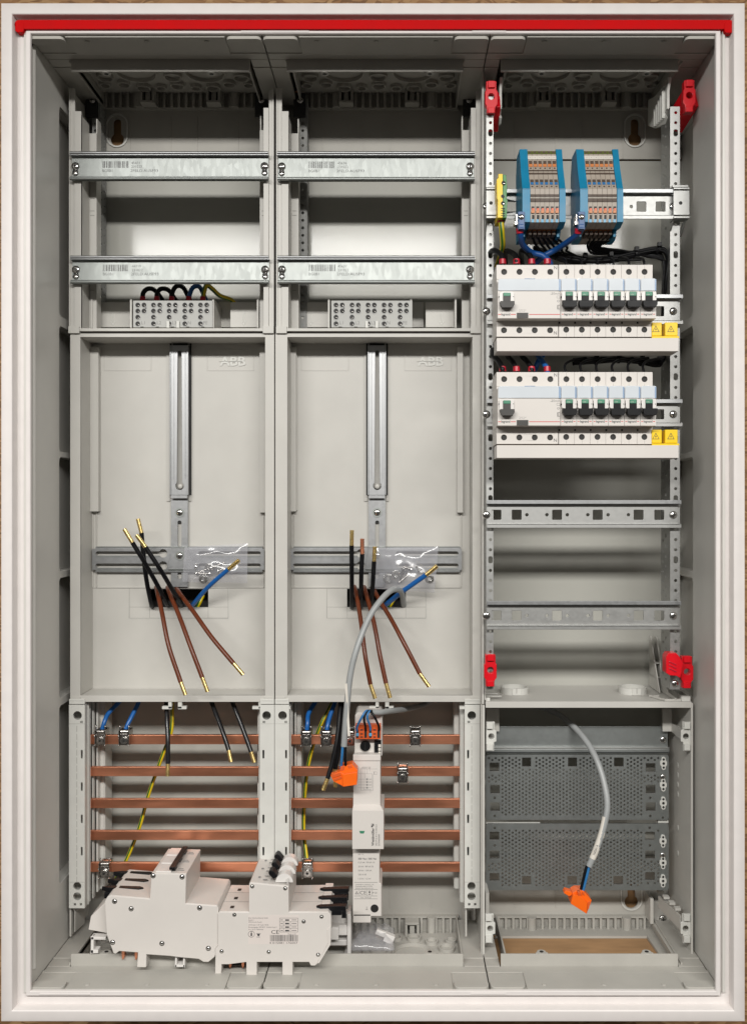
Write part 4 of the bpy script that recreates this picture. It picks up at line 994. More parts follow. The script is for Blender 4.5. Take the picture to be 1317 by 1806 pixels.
# ================================================================== LOOSE MAIN BREAKERS
def main_breaker_one():
    d = 50
    t = thing('main_breaker', 'loose white breaker with one long black toggle, left of two on the floor', 'circuit breaker', (X(285, d), 80, Z(1706, d)))
    q = [(183, 1592), (187, 1584), (192, 1581.5), (262, 1586), (264, 1541), (325, 1541), (325, 1593), (380, 1596), (383, 1600), (384, 1663), (385, 1672), (378, 1686), (368, 1695), (358, 1695), (350, 1690), (318, 1688), (300, 1686), (258, 1684), (258, 1707), (242, 1707), (243, 1681), (210, 1679), (204, 1684), (200, 1683), (187, 1650)]
    b = MB('device'); b.pplate(q, [], d, d+1.6); b.pplate([(x, y+.0) for x, y in q if True], [], d+2, d+78, d)
    b.build('body', t, bevel=.7, seg=3)
    b = MB('chrome')
    for x, y in ((200, 1591.5), (229.5, 1604), (267, 1545), (318, 1546), (350, 1600), (198, 1664), (285, 1664), (367, 1671)):
        b = MB('handle_grey'); b.pcyl(x, y, 4.6, d-.15, d+.3); b.use('chrome'); b.dome(P(x, y, d-.1), 2.3, 1.0, 14); b.build('rivet', t)
    b = MB('device'); b.pplate([(148, 1652), (152, 1628), (178, 1602), (186, 1601), (187, 1652), (184, 1658)], [], d+18, d+70, d+4)
    b.build('terminal_cover', t, bevel=.8)
    b = MB('device_white'); b.pb(160, 165, 1655, 1684, d+16, d+24); b.pb(160, 173, 1678, 1684, d+16, d+26); b.pb(160, 186, 1655, 1660, d+16, d+26); b.build('hook', t, bevel=.4)
    b = MB('device_white'); b.pb(309, 312, 1684, 1705, d+5, d+20); b.pb(323, 326, 1684, 1705, d+5, d+20); b.pb(309, 326, 1701, 1705, d+5, d+20); b.build('rail_foot', t, bevel=.3)
    for x in (215, 238):
        b = MB('copper'); b.pplate([(x-2, 1678), (x+3, 1678), (x+3, 1691), (x+1, 1697), (x-1, 1697), (x-2, 1691)], [], d+14, d+20, d+10); b.build('contact', t, bevel=.3)
    # top of the toggle block: plates and toggle lying along the depth
    zt = Z(1541, d)
    b = MB('device_white')
    for k in range(3):
        y0 = d+4+k*25.5; b.box(X(270, d), X(297, d), y0, y0+22, zt, zt+1.4)
        b.use('print_soft'); b.box(X(301, d), X(303, d), y0+4, y0+17, zt, zt+.4); b.box(X(306, d), X(318, d), y0+6, y0+8, zt, zt+.4); b.box(X(306, d), X(315, d), y0+11, y0+12.5, zt, zt+.4); b.use('device_white')
    b.build('top_label', t, bevel=.3)
    b = MB('black'); xc = X(297, d)
    b.box(xc-2, xc+4.4, d+3, d+70, zt+3.2, zt+6.4)
    for k in range(3): b.box(xc-1.4, xc+3.4, d+9+k*25.5, d+19+k*25.5, zt, zt+4)
    b.build('toggle', t, bevel=.8, seg=3)
    zb = Z(1588, d)
    for k in range(3):
        y0 = d+22+k*22
        b = MB('black'); xa = X(211, d)
        b.pplate([], [], 0, 0) if False else None
        b.plate([(xa+14, y0), (xa+19, y0+3.5), (xa+14, y0+7), (xa-20, y0+7.5), (xa-30, y0+4), (xa-20, y0)], [], zb-1, zb+4.0, 'z')
        b.box(xa-26, xa-18, y0+.8, y0+6, zb-9, zb-2)
        b.build('terminal_clip', t, bevel=.5)
        b = MB('device_pink'); x0 = X(262, d)
        b.box(X(196, d), X(258, d), d+2.6+k*25.4, d+2.9+k*25.4+1, zb+.2, zb+1.2); b.build('pole_seam', t)
    t.rotation_euler = (0, math.radians(1.2), 0)
def main_breaker_two():
    d = 47
    t = thing('main_breaker', 'loose white breaker with three black knobs and barcode label, right of two on the floor', 'circuit breaker', (X(480, d), 80, Z(1719, d)))
    q = [(384.5, 1611), (387.5, 1608.5), (439, 1609), (439.5, 1559), (441, 1557), (509, 1564), (509.5, 1609), (578, 1608), (583.5, 1614), (584, 1634), (581, 1662), (562, 1698), (556, 1703), (548, 1703), (545, 1697), (516, 1697), (516, 1720), (498, 1720), (498, 1697), (453, 1697), (453, 1720), (434.5, 1720), (434.5, 1697), (403, 1701), (391, 1701), (390, 1719.5), (379.5, 1719.5), (380.5, 1672), (384.5, 1668)]
    q = [(x, y) for x, y in q]
    b = MB('device'); b.pplate(q, [], d, d+1.6); b.pplate(q, [], d+2, d+77, d)
    b.build('body', t, bevel=.7, seg=3)
    b = MB('device'); b.pplate([(577, 1640), (584, 1633), (583.5, 1664), (563, 1698), (559, 1698), (579, 1662)], [], d-1.2, d+3, d); b.build('side_cover', t, bevel=.4)
    b = MB('chrome')
    for x, y in ((445, 1563.5), (503, 1567), (413.5, 1613.5), (535.5, 1625.5), (567, 1617), (391, 1678), (474, 1679), (561, 1684)):
        b = MB('handle_grey'); b.pcyl(x, y, 3.6, d-.15, d+.3); b.use('chrome'); b.dome(P(x, y+.4, d-.1), 1.8, .8, 14); b.build('rivet', t)
    b = MB('device_pink')
    for (x0, x1, y0, y1) in ((438, 527, 1614, 1665),): b.pb(x0, x1, y0, y1, d-.12, d+.1)
    sl = b.build('side_label', t)
    b = MB('print'); dl = d-.12
    for s, y, hh in (('Eaton Industries (Austria) GmbH', 1620, 2.2), ('Eugenia 1', 1623.6, 2.2), ('3943 Schrems, Austria', 1627.2, 2.2), ('SLS-Schalter  E 35  3-pol.  50 Hz', 1632.2, 2.3), ('Bemessungsspg.: 230/400 V  Schaltvermögen 1', 1636.2, 2.3), ('Icn = 25 kA  Selektivität', 1640.2, 2.3)): b.ptext(s, 438.5, y, dl, hh, thick=.05, sx=.84)
    b.ptext('CE', 478.5, 1647, dl, 7, thick=.05, sx=1.25); b.ptext('Made in EU', 508, 1648.4, dl, 2.2, thick=.05)
    rnd = random.Random(4); x = 476.5
    while x < 525: ww = rnd.choice((.5, .9, 1.3)); b.pb(x, x+ww, 1649, 1660.3, dl-.05, dl+.1); x += ww+rnd.choice((.5, .8, 1.2))
    b.ptext('4 015081 176007', 475, 1664.6, dl, 3.6, thick=.05, sx=1.42)
    for (x0, x1, y0, y1) in ((493, 525.5, 1619, 1619.5), (493, 525.5, 1643.5, 1644), (493, 493.5, 1619, 1644), (525, 525.5, 1619, 1644), (493, 525, 1625.5, 1625.9), (493, 525, 1631.5, 1631.9), (493, 525, 1637.5, 1637.9), (500, 500.4, 1625, 1644), (512, 512.4, 1625, 1644), (452, 460, 1646, 1646.5), (452.5, 458.5, 1652.3, 1653)): b.pb(x0, x1, y0, y1, dl-.05, dl+.1)
    for k in range(4): b.pb(495, 499, 1622+k*6.2, 1623+k*6.2, dl-.05, dl+.1); b.pb(503, 510, 1621.5+k*6.2, 1624+k*6.2, dl-.05, dl+.1); b.pb(514.5, 523, 1622+k*6.2, 1622.9+k*6.2, dl-.05, dl+.1)
    b.ring(P(443.5, 1647.5, dl+.02), (0, -1, 0), 3.3, 3.7, .08, 24); b.pb(442.2, 444.8, 1645.5, 1651, dl-.05, dl+.1); b.pb(443, 444, 1642, 1646, dl-.05, dl+.1)
    b.add([P(453, 1647, dl-.05), P(459, 1647, dl-.05), P(457.2, 1651, dl-.05), P(454.8, 1651, dl-.05)], [(0, 1, 2, 3)])
    b.build('label_print', sl, flat=True)
    zt = Z(1557, d)
    b = MB('print_soft')
    for k in range(3):
        y0 = d+5+k*25.5
        b.box(X(452, d), X(456, d), y0+10, y0+13, zt, zt+.4); b.box(X(462, d), X(470, d), y0+3, y0+5, zt, zt+.4); b.box(X(463, d), X(472, d), y0+14, y0+15, zt, zt+.4); b.box(X(476, d), X(478, d), y0+2, y0+9, zt, zt+.4)
    b.build('top_print', t)
    b = MB('device_white'); b.box(X(506, d), X(507.5, d), d+1, d+76, zt-2, zt+3.5); b.build('side_strip', t, bevel=.2)
    for k in range(3):
        y0 = d+3+k*25; xc = X(497, d)
        b = MB('device_white'); b.plate([(xc+2+10*math.cos(math.radians(a)), zt-2+10*math.sin(math.radians(a))) for a in range(0, 181, 12)], [], y0+3, y0+16)
        b.build('knob_drum', t, bevel=.8)
        b = MB('black')
        def rot(L, a): 
            c, s_ = math.cos(a), math.sin(a); return [(xc-7+(x*c-z*s_)*.95, zt+1+(x*s_+z*c)*.85) for x, z in L]
        b.plate(rot([(-3, 2), (3, 2), (3.5, 11), (2, 13.5), (-2.5, 13), (-3.6, 10)], math.radians(38)), [], y0+5, y0+18)
        b.box(xc-12, xc+10, y0+16.4, y0+18.2, zt-1, zt+4)
        b.build('toggle', t, bevel=.8, seg=3)
    zb = Z(1608.5, d)
    for k in range(3):
        y0 = d+8+k*24.5
        b = MB('black'); xa = X(567, d)
        b.plate([(xa-7, y0+3.5), (xa-2, y0), (xa+22, y0+1), (xa+27, y0-3+3), (xa+28, y0+9), (xa+22, y0+9), (xa-2, y0+7)], [], zb-2.5, zb+2.8, 'z')
        b.box(xa+10, xa+22, y0+1.5, y0+7, zb-8, zb-2.6); b.box(xa+22.2, xa+27.5, y0+1, y0+3, zb-11, zb-2.6)
        b.build('terminal_clip', t, bevel=.5)
        b = MB('device'); b.box(X(565, d), X(580, d), y0+9, y0+20, zb+.5, zb+2.2); b.build('terminal_shoulder', t, bevel=.6)
        b = MB('dark_hole'); b.box(X(403, d), X(409.5, d), y0+2, y0+8, zb+.15, zb+.4); b.build('terminal_slot', t)
    b = MB('print_soft')
    for k in range(1, 3): b.box(X(386, d), X(439, d), d+2+k*25.5, d+2.4+k*25.5, zb+.12, zb+.2); b.box(X(510, d), X(575, d), d+2+k*25.5, d+2.4+k*25.5, zb+.12, zb+.2)
    b.build('pole_seam', t)
    for x in (405, 427.5):
        b = MB('copper'); b.pplate([(x-2.5, 1696), (x+2.5, 1696), (x+2.5, 1705), (x+1, 1711), (x-1, 1711), (x-2.5, 1705)], [], d+12, d+18, d+8); b.build('contact', t, bevel=.3)
    b = MB('dark_hole'); b.pb(400, 434, 1697.5, 1707, d+20, d+60, d+14); b.build('underside_recess', t)
main_breaker_one(); main_breaker_two()
# greenish white plastic adapter behind the right breaker
d = 92
t = thing('busbar_adapter', 'glossy white plastic adapter bracket standing behind the right end of the barcode breaker', 'adapter', (X(600, d), 110, Z(1692, d)))
b = MB('device_white'); b.pb(612, 619, 1612, 1693, d, d+26); b.pb(575, 612, 1658, 1668, d+4, d+26); b.pb(575, 612, 1632, 1650, d+1, d+24); b.pb(575, 597, 1636, 1658, d-6, d+10); b.pb(607, 614, 1685, 1693, d, d+26)
b.pplate([(583, 1610), (612, 1610), (617, 1618), (612, 1634), (583, 1634)], [], d+8, d+30)
b.build('bracket_body', t, bevel=.9, seg=3)
b = MB('plastic'); b.pb(575, 612, 1669, 1692, d+26, d+40); b.build('rear_block', t, bevel=.4)
# bag on the floor beside it
def floor_bag():
    import mathutils
    n = 22; vs = []; fs = []; m_ = 14
    for lay in (0, 1):
        for j in range(m_+1):
            for i in range(n+1):
                u = i/n; v = j/m_
                px = 618+78*u; y = 95+62*v
                e_ = min(1, min(u, 1-u, v, 1-v)*4.5)
                zz = ZB+4+(18*e_*(1-lay)*(1-.45*u))+mathutils.noise.noise(Vector((u*5, v*4, 3+lay*4)))*5*e_+mathutils.noise.noise(Vector((u*11, v*9, 1)))*2.4*e_
                vs.append((X(px, 125), y, max(zz, ZB+1.0)))
        o_ = lay*(n+1)*(m_+1)
        for j in range(m_):
            for i in range(n): fs.append((o_+j*(n+1)+i, o_+j*(n+1)+i+1, o_+(j+1)*(n+1)+i+1, o_+(j+1)*(n+1)+i))
    b = MB('plastic_film'); b.add(vs, fs); tag(b.build('plastic_bag', smooth=180), 'crumpled clear plastic bag lying on the cabinet floor under the surge arrester', 'plastic bag')
    b = MB('device_white'); b.obox((X(678, 125), 122, ZB+12), (11, 2.5, 3.2), Matrix.Rotation(math.radians(22), 3, 'Y')); b.obox((X(686, 125), 121, ZB+8), (6, 4, 5), Matrix.Rotation(math.radians(22), 3, 'Y'))
    tag(b.build('white_clip', bevel=.6), 'small white plastic clip inside the crumpled bag on the cabinet floor', 'plastic clip')
floor_bag()
# ================================================================== RIGHT FIELD
t = thing('partition', 'tall thin light grey partition plate between the middle and right fields', 'partition plate', (X(853, 98), 150, Z(1700, 98)))
b = MB('plastic'); xa = X(849.5, 98)
b.box(xa, xa+2.6, 98, 201, Z(1242, 98), Z(122, 98)); b.box(xa+3.2, xa+4.6, 100, 140, Z(1236, 98), Z(135, 98))
b.build('upper_plate', t, bevel=.6)
b = MB('plastic'); b.box(xa+.5, xa+3.4, 98, 190, Z(1698, 98), Z(1244, 98)); b.box(xa-1, xa+.4, 99, 110, Z(1698, 98), Z(1244, 98)); b.build('lower_plate', t, bevel=.6)
t = thing('side_panel', 'light grey translucent plastic side plate at the right of the perforated plates', 'side plate', (X(1220, 98), 150, Z(1692, 98)))
b = MB('plastic'); xb = X(1221.5, 98)
b.box(xb-2.6, xb, 98, 190, Z(1692, 98), Z(1240, 98))
b.use('plastic_light')
for y in (1350, 1367, 1384, 1401, 1460, 1505): b.dome((xb-2.6, 150, Z(y, 150)), 4, .6, 14, (-1, 0, 0))
b.build('plate', t, bevel=.5)
# perforated uprights
def upright(px0, px1, y0, y1, d, label, foldleft):
    t = thing('perforated_upright', label, 'perforated upright', (X((px0+px1)/2, d), d+20, Z(y1, d)), 'perforated steel uprights of the right field')
    x0, x1 = X(px0, d), X(px1, d); z0, z1 = Z(y1, d), Z(y0, d); hl = []; z = z0+9; k = 0; xm = (x0+x1)/2+.8
    while z < z1-6:
        hl.append(circ(xm, z, 1.9, 10) if k % 6 else rrect(xm-2.6, xm+2.6, z-4.2, z+4.2, 2.2, 3)); k += 1; z += 11.8 if k % 6 else 12.5
    b = MB('steel_rail'); b.plate([(x0, z0), (x1, z0), (x1, z1), (x0, z1)], hl, d, d+1.5)
    hs = []; z = z0+9
    while z < z1-6: hs.append([(100, z-1.7), (103, z-1.7), (103, z+1.7), (100, z+1.7)]); hs.append([(112, z+4), (115, z+4), (115, z+7.4), (112, z+7.4)]); z += 12.2
    b.plate([(d+1.6, z0), (122, z0), (122, z1), (d+1.6, z1)], hs, x0, x0+1.4, 'x')
    b.box(x0+.2, x1-.2, d+10, d+11, z0, z1) if False else None
    b.build('strip', t)
    s_ = MB('chrome'); s_.screw((x0+x1)/2, z0+7, d, 4.2); s_.build('screw', t)
    return t
upright(1181, 1198, 188, 1216, 84, 'long perforated steel upright beside the right cabinet wall', True)
upright(857, 869.5, 150, 1216, 84, 'long perforated steel upright against the partition plate, mostly hidden', False)
def din(py0, py1, label, px0=858, px1=1201, dark=False, sq=(876, 912, 983.5, 1055.6, 1128, 1164.6), rnd_=(930, 965.5, 1001.6, 1038, 1074, 1110), d=76):
    t = thing('din_rail', label, 'mounting rail', (X(1030, d), d+4, Z(py1, d)), 'slotted steel rails of the right field')
    b = MB('steel_rail'); x0, x1 = X(px0, d), X(px1, d); z1, z0 = Z(py0, d), Z(py1, d); zc = (z0+z1)/2-1
    hl = [rrect(X(q-8.5, d), X(q+8.5, d), zc-5.8, zc+5.8, 1, 3) for q in sq if q+9 < px1]+[circ(X(q, d), zc, 1.9, 12) for q in rnd_]
    b.plate([(x0+.5, z0+3.5), (X(1198, d), z0+3.5), (X(1198, d), z1-4), (x0+.5, z1-4)], hl, d+6.6, d+8.1)
    b.box(x0+.5, x1-1.5, d, d+8, z0+3.4, z0+4.4); b.box(x0+.5, x1-1.5, d, d+8, z1-4.9, z1-3.9)
    b.box(x0, x1, d, d+1.4, z0, z0+4.4); b.use('steel_bar'); b.box(x0, x1, d, d+1.4, z1-4.9, z1)
    b.build('rail', t, bevel=.3)
    for q in (857.5, 1187.5):
        s_ = MB('chrome'); s_.screw(X(q, d+4), zc, d+6, 4.6); s_.build('screw', t)
    return t
din(333, 386, 'slotted rail carrying the blue terminal groups, uppermost in the right field', px1=1188, sq=(900, 912, 1133, 1167), rnd_=(1008, 1115), d=72)
din(519, 571.5, 'slotted rail mostly hidden behind the upper row of breakers', px1=1204)
din(704, 752, 'slotted rail mostly hidden behind the lower row of breakers', px1=1203)
din(882, 931, 'empty slotted rail below the lower row of breakers, with dark square holes')
din(1060, 1110.5, 'empty slotted rail just above the lower red latches, lowest in the right field')
for (px0, px1, lab) in ((1187, 1215, 'steel spacer bracket holding the right end of the terminal rail'), (857, 877, 'steel spacer bracket holding the left end of the terminal rail beside the earth terminal')):
    d = 70; b = MB('steel_rail'); x0, x1 = X(px0, d), X(px1, d)
    b.box(x0, x1, d, d+1.5, Z(379, d), Z(336, d)); b.box(x0, x1, d-.8, d+14, Z(334, d), Z(331, d)); b.box(x0, x1, d-.8, d+14, Z(385, d), Z(381.5, d)); b.box(x0, x1, d+4, d+14, Z(328, d), Z(324, d))
    for xx in (x0, x1-1.4):
        b.plate([(d+1, Z(388, d)), (d+12, Z(388, d)), (d+34, Z(408, d)), (d+20, Z(408, d))], [], xx if xx == x0 else xx-3, (xx if xx == x0 else xx-3)+1.3, 'x')
    b.use('dark_hole'); b.ycyl((x0+x1)/2-1, Z(358, d), 2.2, d-.1, d+.4, 12)
    tag(b.build('spacer_bracket', bevel=.4), lab, 'bracket', 'steel spacer brackets')
# ---- blue terminal groups
PROF = [(266, 46), (300, 36), (331, 24), (333, 22), (392, 22), (394, 24), (403, 36)]
def pd(y):
    for (a, da), (c, dc) in zip(PROF, PROF[1:]):
        if a <= y <= c: return da+(dc-da)*(y-a)/(c-a)
    return PROF[0][1] if y < 266 else PROF[-1][1]
def tgroup(ox, label):
    t = thing('terminal_group', label, 'terminal block', (X(958+ox, 60), 60, Z(428, 60)), 'blue and beige terminal groups')
    def xx(p): return X(p+ox, 22)
    X0 = xx(934.5) if True else 0
    w_ = (xx(985.5)-xx(934.5))/6
    def strip(b, y0, y1, a, c, off):       # a patch following the sloping front of a slice
        d0, d1 = pd(y0)-off, pd(y1)-off; z0, z1 = Z(y0, d0), Z(y1, d1)
        b.add([(a, d0, z0), (c, d0, z0), (c, d1, z1), (a, d1, z1), (a, d0+2.5, z0-.2), (c, d0+2.5, z0-.2), (c, d1+2.5, z1+.2), (a, d1+2.5, z1+.2)], [(0, 1, 2, 3), (4, 5, 6, 7), (0, 1, 5, 4), (3, 2, 6, 7), (0, 3, 7, 4), (1, 2, 6, 5)])
    def outline(grow=0):
        top = [(pd(y)-grow, Z(y, pd(y))) for y, _ in PROF]
        z_t = Z(266, 46)+grow
        pts = [(78, z_t-20), (70, z_t)]+[(46-grow, z_t)]+top[1:]+[(52, Z(406, 50)), (60, Z(424, 60)), (78, Z(424, 60))]
        return pts
    def solid(name, x0, x1, m, grow):
        b = MB(m); b.plate(outline(grow), [], x0, x1, 'x'); return b
    for (a, c) in ((xx(920.5)-0, X0-.15), (xx(985.5)+.15, xx(996.5))):
        b = solid('end', a+0, c, 'blue_block', 1.3)
        b.use('dark_hole')
        m_ = (a+c)/2
        for y in (278, 333, 292, 307):
            if y in (278, 333): strip(b, y-.4, y+.4, a+.3, c-.3, 1.5)
            else: strip(b, y-1.2, y+1.6, m_-1.4, m_+2.2, 1.6)
        b.use('blue_block'); b.box(a+1, c-3, 44, 62, Z(420, 50), Z(402, 50))
        for k in range(4): b.box(a+1.5, c-3.4, 43.4, 44.4, Z(418-k*3.6, 50), Z(416.6-k*3.6, 50))
        b.build('end_plate', t, bevel=.45)
    for i in range(6):
        a = X0+w_*i+.12; c = a+w_-.24; m_ = (a+c)/2
        b = solid('slice', a, c, 'beige', 0)
        b.use('olive'); strip(b, 266.5, 271.5, a, c, .5); b.use('beige_dark'); strip(b, 267, 270, m_-1.3, m_+1.5, .9)
        b.use('label_white'); strip(b, 274.5, 281, a-.1, c+.1, 1.1); b.use('print_soft'); strip(b, 277, 278.6, m_-.2, m_+.2, 1.25)
        b.use('beige_dark'); strip(b, 283.5, 288.5, m_-1.7, m_+1.9, .8)
        b.use('terminal_orange'); strip(b, 289, 294, m_-2, m_+2, .8)
        b.use('beige_dark'); strip(b, 295.5, 297.5, m_-.9, m_+.9, .6); strip(b, 299.6, 301.8, a, c, .6); strip(b, 304.6, 307.4, a, c, .6)
        strip(b, 316.4, 320.8, m_-1.7, m_+1.9, .8)
        b.use('blue_wire'); strip(b, 321.4, 325.4, m_-1.7, m_+1.7, .8); b.use('beige_dark'); strip(b, 327.6, 329.6, m_-1, m_+1, .6)
        strip(b, 342.5, 346.8, a, c, .7); strip(b, 350.5, 356, a, c, .7); b.use('label_white'); strip(b, 347.8, 348.7, a, c, 1.2)
        b.use('dark_hole'); strip(b, 364, 368, m_-1.3, m_+1.7, .7); b.use('orange_dull'); strip(b, 367, 371, m_-.9, m_+1.7, 1.5); b.use('terminal_orange'); strip(b, 371, 375.5, m_-1.7, m_+1.9, 1.8)
        b.use('dark_hole'); strip(b, 379, 386, m_-.6, m_+1.8, .7); b.use('blue_light'); strip(b, 386.5, 392, m_-1.4, m_+1.2, 1.2)
        b.use('beige_dark'); b.box(a, c, 38, 60, Z(404.5, 45), Z(398, 45)); b.use('terminal_orange'); b.box(a+.6, c-.6, 42.5, 60, Z(410, 45), Z(405, 45))
        b.use('beige_dark'); b.box(m_-1.8, m_+1.8, 41.6, 60, Z(415, 45), Z(408.5, 45))
        b.build('terminal_slice', t, bevel=.15)
tgroup(0, 'tall blue framed group of six beige terminals, left of the pair')
tgroup(101.5, 'tall blue framed group of six beige terminals, right of the pair')
# earth terminal
d = 48
t = thing('earth_terminal', 'yellow and green earth terminal on the left end of the terminal rail', 'terminal', (X(885, d), 60, Z(396, d)))
b = MB('caution_yellow')
q = [(878.5, 306.5), (886, 306.5), (886, 384), (877, 384), (877.5, 352), (876, 350), (875.5, 316), (878.5, 314)]
b.pplate(q, [], d, 82); b.build('yellow_half', t, bevel=.5)
b = MB('earth_green'); b.pplate([(886.2, 308), (892, 308), (894, 330), (893, 350), (894.5, 352), (893, 384), (886.2, 384)], [], d+1, 82); b.build('green_half', t, bevel=.5)
b = MB('dark_hole'); b.pcyl(887.5, 322.5, 3.6, d-.4, d+2); b.pcyl(886, 346, 3.0, d-.4, d+2); b.pcyl(886.5, 358.5, 3.6, d-.4, d+2)
for y in (367, 371, 375.5, 379.5): b.pb(883, 890, y, y+1.2, d-.2, d+1.6)
b.use('chrome'); b.dome(P(888, 323.5, d-.2), 1.3, .6, 10); b.dome(P(887, 359.5, d-.2), 1.3, .6, 10)
b.build('clamp_hole', t)
wire('wire', 'green and yellow wire dropping from the earth terminal behind the upper breakers', 'wire', [(883, 388, 60), (885, 410, 62), (886, 432, 72), (882, 450, 90), (876, 470, 110)], 3.2, 'earth_stripe', ends=[((882.5, 385, 60), (883.2, 392, 60), 4.4)])
# small blue neutral clamps
for px, lab in ((919, 'small dark blue screw clamp at the lower left of the left terminal group'), (1025, 'small dark blue screw clamp between the two terminal groups')):
    d = 4; t = thing('neutral_clamp', lab, 'screw clamp', P(px, 406, d+10), 'small blue screw clamps')
    b = MB('blue_dark'); b.pb(px-6, px+6, 373, 405, d+14, d+34); b.pb(px-4.5, px+5, 375, 403.5, d+11.5, d+14); b.use('blue'); b.pb(px-3.4, px+4, 395, 396, d+11, d+12); b.pb(px-3.4, px+4, 400, 401, d+11, d+12); b.build('body', t, bevel=.5)
    b = MB('chrome'); b.dome(P(px, 382.5, d+11.2), 3.2, 1.3, 16); b.use('dark_hole'); b.obox(P(px, 382.5, d+9.8), (2.4, .4, .35), Matrix.Rotation(.5, 3, 'Y')); b.build('screw', t)
    b = MB('clamp_steel'); b.pb(px-10, px-6.5, 378, 396, d+22, d+34); b.pb(px-12, px-6.5, 390, 396, d+20, d+30); b.build('tab', t, bevel=.3)
wire('wire', 'blue wire from the left small blue clamp down to the upper switch', 'wire', [(916, 405, 24), (917, 418, 28), (922, 432, 40), (936, 445, 58), (955, 452, 60), (967, 461, 56), (970, 468, 50)], 3.3, 'blue_deep', 'blue wires above the upper switch', ends=[((915.5, 403, 24), (916.2, 412, 25), 4)])
wire('wire', 'blue wire from the right small blue clamp sweeping down left to the upper switch', 'wire', [(1019, 405, 24), (1015, 414, 30), (1000, 427, 44), (980, 441, 62), (960, 452, 68), (945, 462, 74), (940, 480, 90)], 3.3, 'blue_deep', 'blue wires above the upper switch', ends=[((1019, 403, 24), (1018.4, 412, 26), 4)])
# ---- breakers
def rcd(oy, label):
    t = thing('residual_current_switch', label, 'residual current switch', (X(929, 30), 60, Z(594+oy, 30)), 'wide residual current switches')
    dt, df = 30, 14
    x0, x1 = X(875, dt), X(984, dt)
    b = MB('device')
    zu0, zu1 = Z(493+oy, dt), Z(467+oy, dt); zl0, zl1 = Z(594+oy, dt), Z(566+oy, dt)
    k = 28.0
    hu = [circ(X(888.6+27.1*i, dt), Z(479.5+oy, dt), 3.2, 20) for i in range(4)]
    hd = [circ(X(888.3+27.1*i, dt), Z(582.5+oy, dt), 3.2, 20) for i in range(4)]
    for zz0, zz1, hh in ((zu0, zu1, hu), (zl0, zl1, hd)):
        b.plate([(x0, zz0), (x1, zz0), (x1, zz1), (x0, zz1)], hh, dt, dt+2); b.box(x0+.05, x1-.05, dt+2.1, 74, zz0, zz1)
    b.box(x0, x1, dt+.2, 76, zl1, zu0)
    b.pplate([(877, 561.5+oy), (988, 561.5+oy), (988, 495+oy), (877, 495+oy)], [], df, dt+.1)
    bd = b.build('body', t, bevel=.5)
    b = MB('dark_hole')
    for h in hu+hd:
        cx = sum(p[0] for p in h)/len(h); cz = sum(p[1] for p in h)/len(h); b = MB('dark_hole'); b.ycyl(cx, cz, 3.3, dt+2.02, dt+2.09, 16); b.build('terminal_hole', bd)
    b = MB('cover'); b.pplate([(878, 513+oy), (988, 513+oy), (988, 493.5+oy), (984, 492+oy), (882, 492+oy), (878, 494+oy)], [], df-1.2, df+.0, df)
    b.use('cover_edge'); b.pb(984.5, 988.3, 492.5+oy, 513.5+oy, df-1.5, df-.9, df); b.pb(924, 943, 491.4+oy, 492.8+oy, df-1.5, df-.5, df)
    b.build('label_cover', t, bevel=.35)
    b = MB('device_white'); b.plate([(X(892.5+13*sx, df), Z(yy+oy, df)) for sx, yy in ((-1, 535), (-.55, 537), (.55, 537), (1, 533), (1, 517), (.7, 514.2), (-.7, 514.2), (-1, 517))], [], df-2.5, df+.1)
    b.use('dark_hole'); b.pcyl(879.8, 523+oy, 1, df-2.8, df); b.pcyl(905, 523+oy, 1, df-2.8, df)
    b.build('toggle_bezel', t, bevel=.6)
    b = MB('handle_grey'); b.pb(886, 899.5, 518+oy, 536+oy, df-3.4, df-1, df); b.plate([(X(a, df), Z(c+oy, df)) for a, c in ((880.5, 533.5), (905.5, 533.5), (905.5, 539), (902, 545), (884, 545), (880.5, 539))], [], df-8, df-2)
    b.use('green'); b.pb(886.6, 899, 517.5+oy, 523.5+oy, df-3.8, df-3.0, df); b.build('toggle', t, bevel=.7, seg=3)
    b = MB('handle_grey'); b.pb(911, 931, 551.5+oy, 561+oy, df-1, df+1); b.use('print'); b.ptext('T', 919.5, 559+oy, df-1, 5, thick=.05); b.build('test_button', t, bevel=.3)
    b = MB('print_red'); zz = 553.9+oy
    for a, c in ((878, 883), (900, 909), (932.5, 987)): b.pb(a, c, zz, zz+1.3, df-.07, df+.1)
    b.use('print'); b.ptext('legrand', 883.5, 556.2+oy, df, 4.2, bold=True, thick=.06, sx=.92)
    b.use('print_soft'); b.ptext('30mA', 987, 519.8+oy, df, 4.6, align='r', thick=.06); b.pb(970, 973.5, 518.6+oy, 519.2+oy, df-.06, df+.1)
    b.plate(rrect(X(981, df), X(987, df), Z(526+oy, df), Z(521.6+oy, df), .3), [rrect(X(981.6, df), X(986.4, df), Z(525.4+oy, df), Z(522.2+oy, df), .2)], df-.06, df+.1)
    b.ring(P(984, 531+oy, df+.05), (0, -1, 0), 1.0, 1.4, .12, 16); b.pb(981.5, 986.5, 530.8+oy, 531.2+oy, df-.06, df+.1)
    b.use('print'); b.pb(982.3, 983.6, 538+oy, 545.5+oy, df-.06, df+.1); b.pb(984, 986.5, 538+oy, 538.8+oy, df-.06, df+.1); b.pb(984, 986.5, 544.5+oy, 545.3+oy, df-.06, df+.1)
    b.use('print_soft'); b.ptext('4 118 64', 884, 551+oy, df, 2.2, thick=.05, sx=1.3); b.ptext('Tester tous', 914.5, 547.3+oy, df, 2, thick=.05); b.ptext('les mois', 914.5, 549.7+oy, df, 2, thick=.05, sx=1.2)
    b.use('print'); b.ptext('N', 976.5, 475+oy, dt, 6, thick=.06); b.ptext('N', 976, 590+oy, dt, 6, thick=.06)
    b.build('print', t, flat=True)
    return t
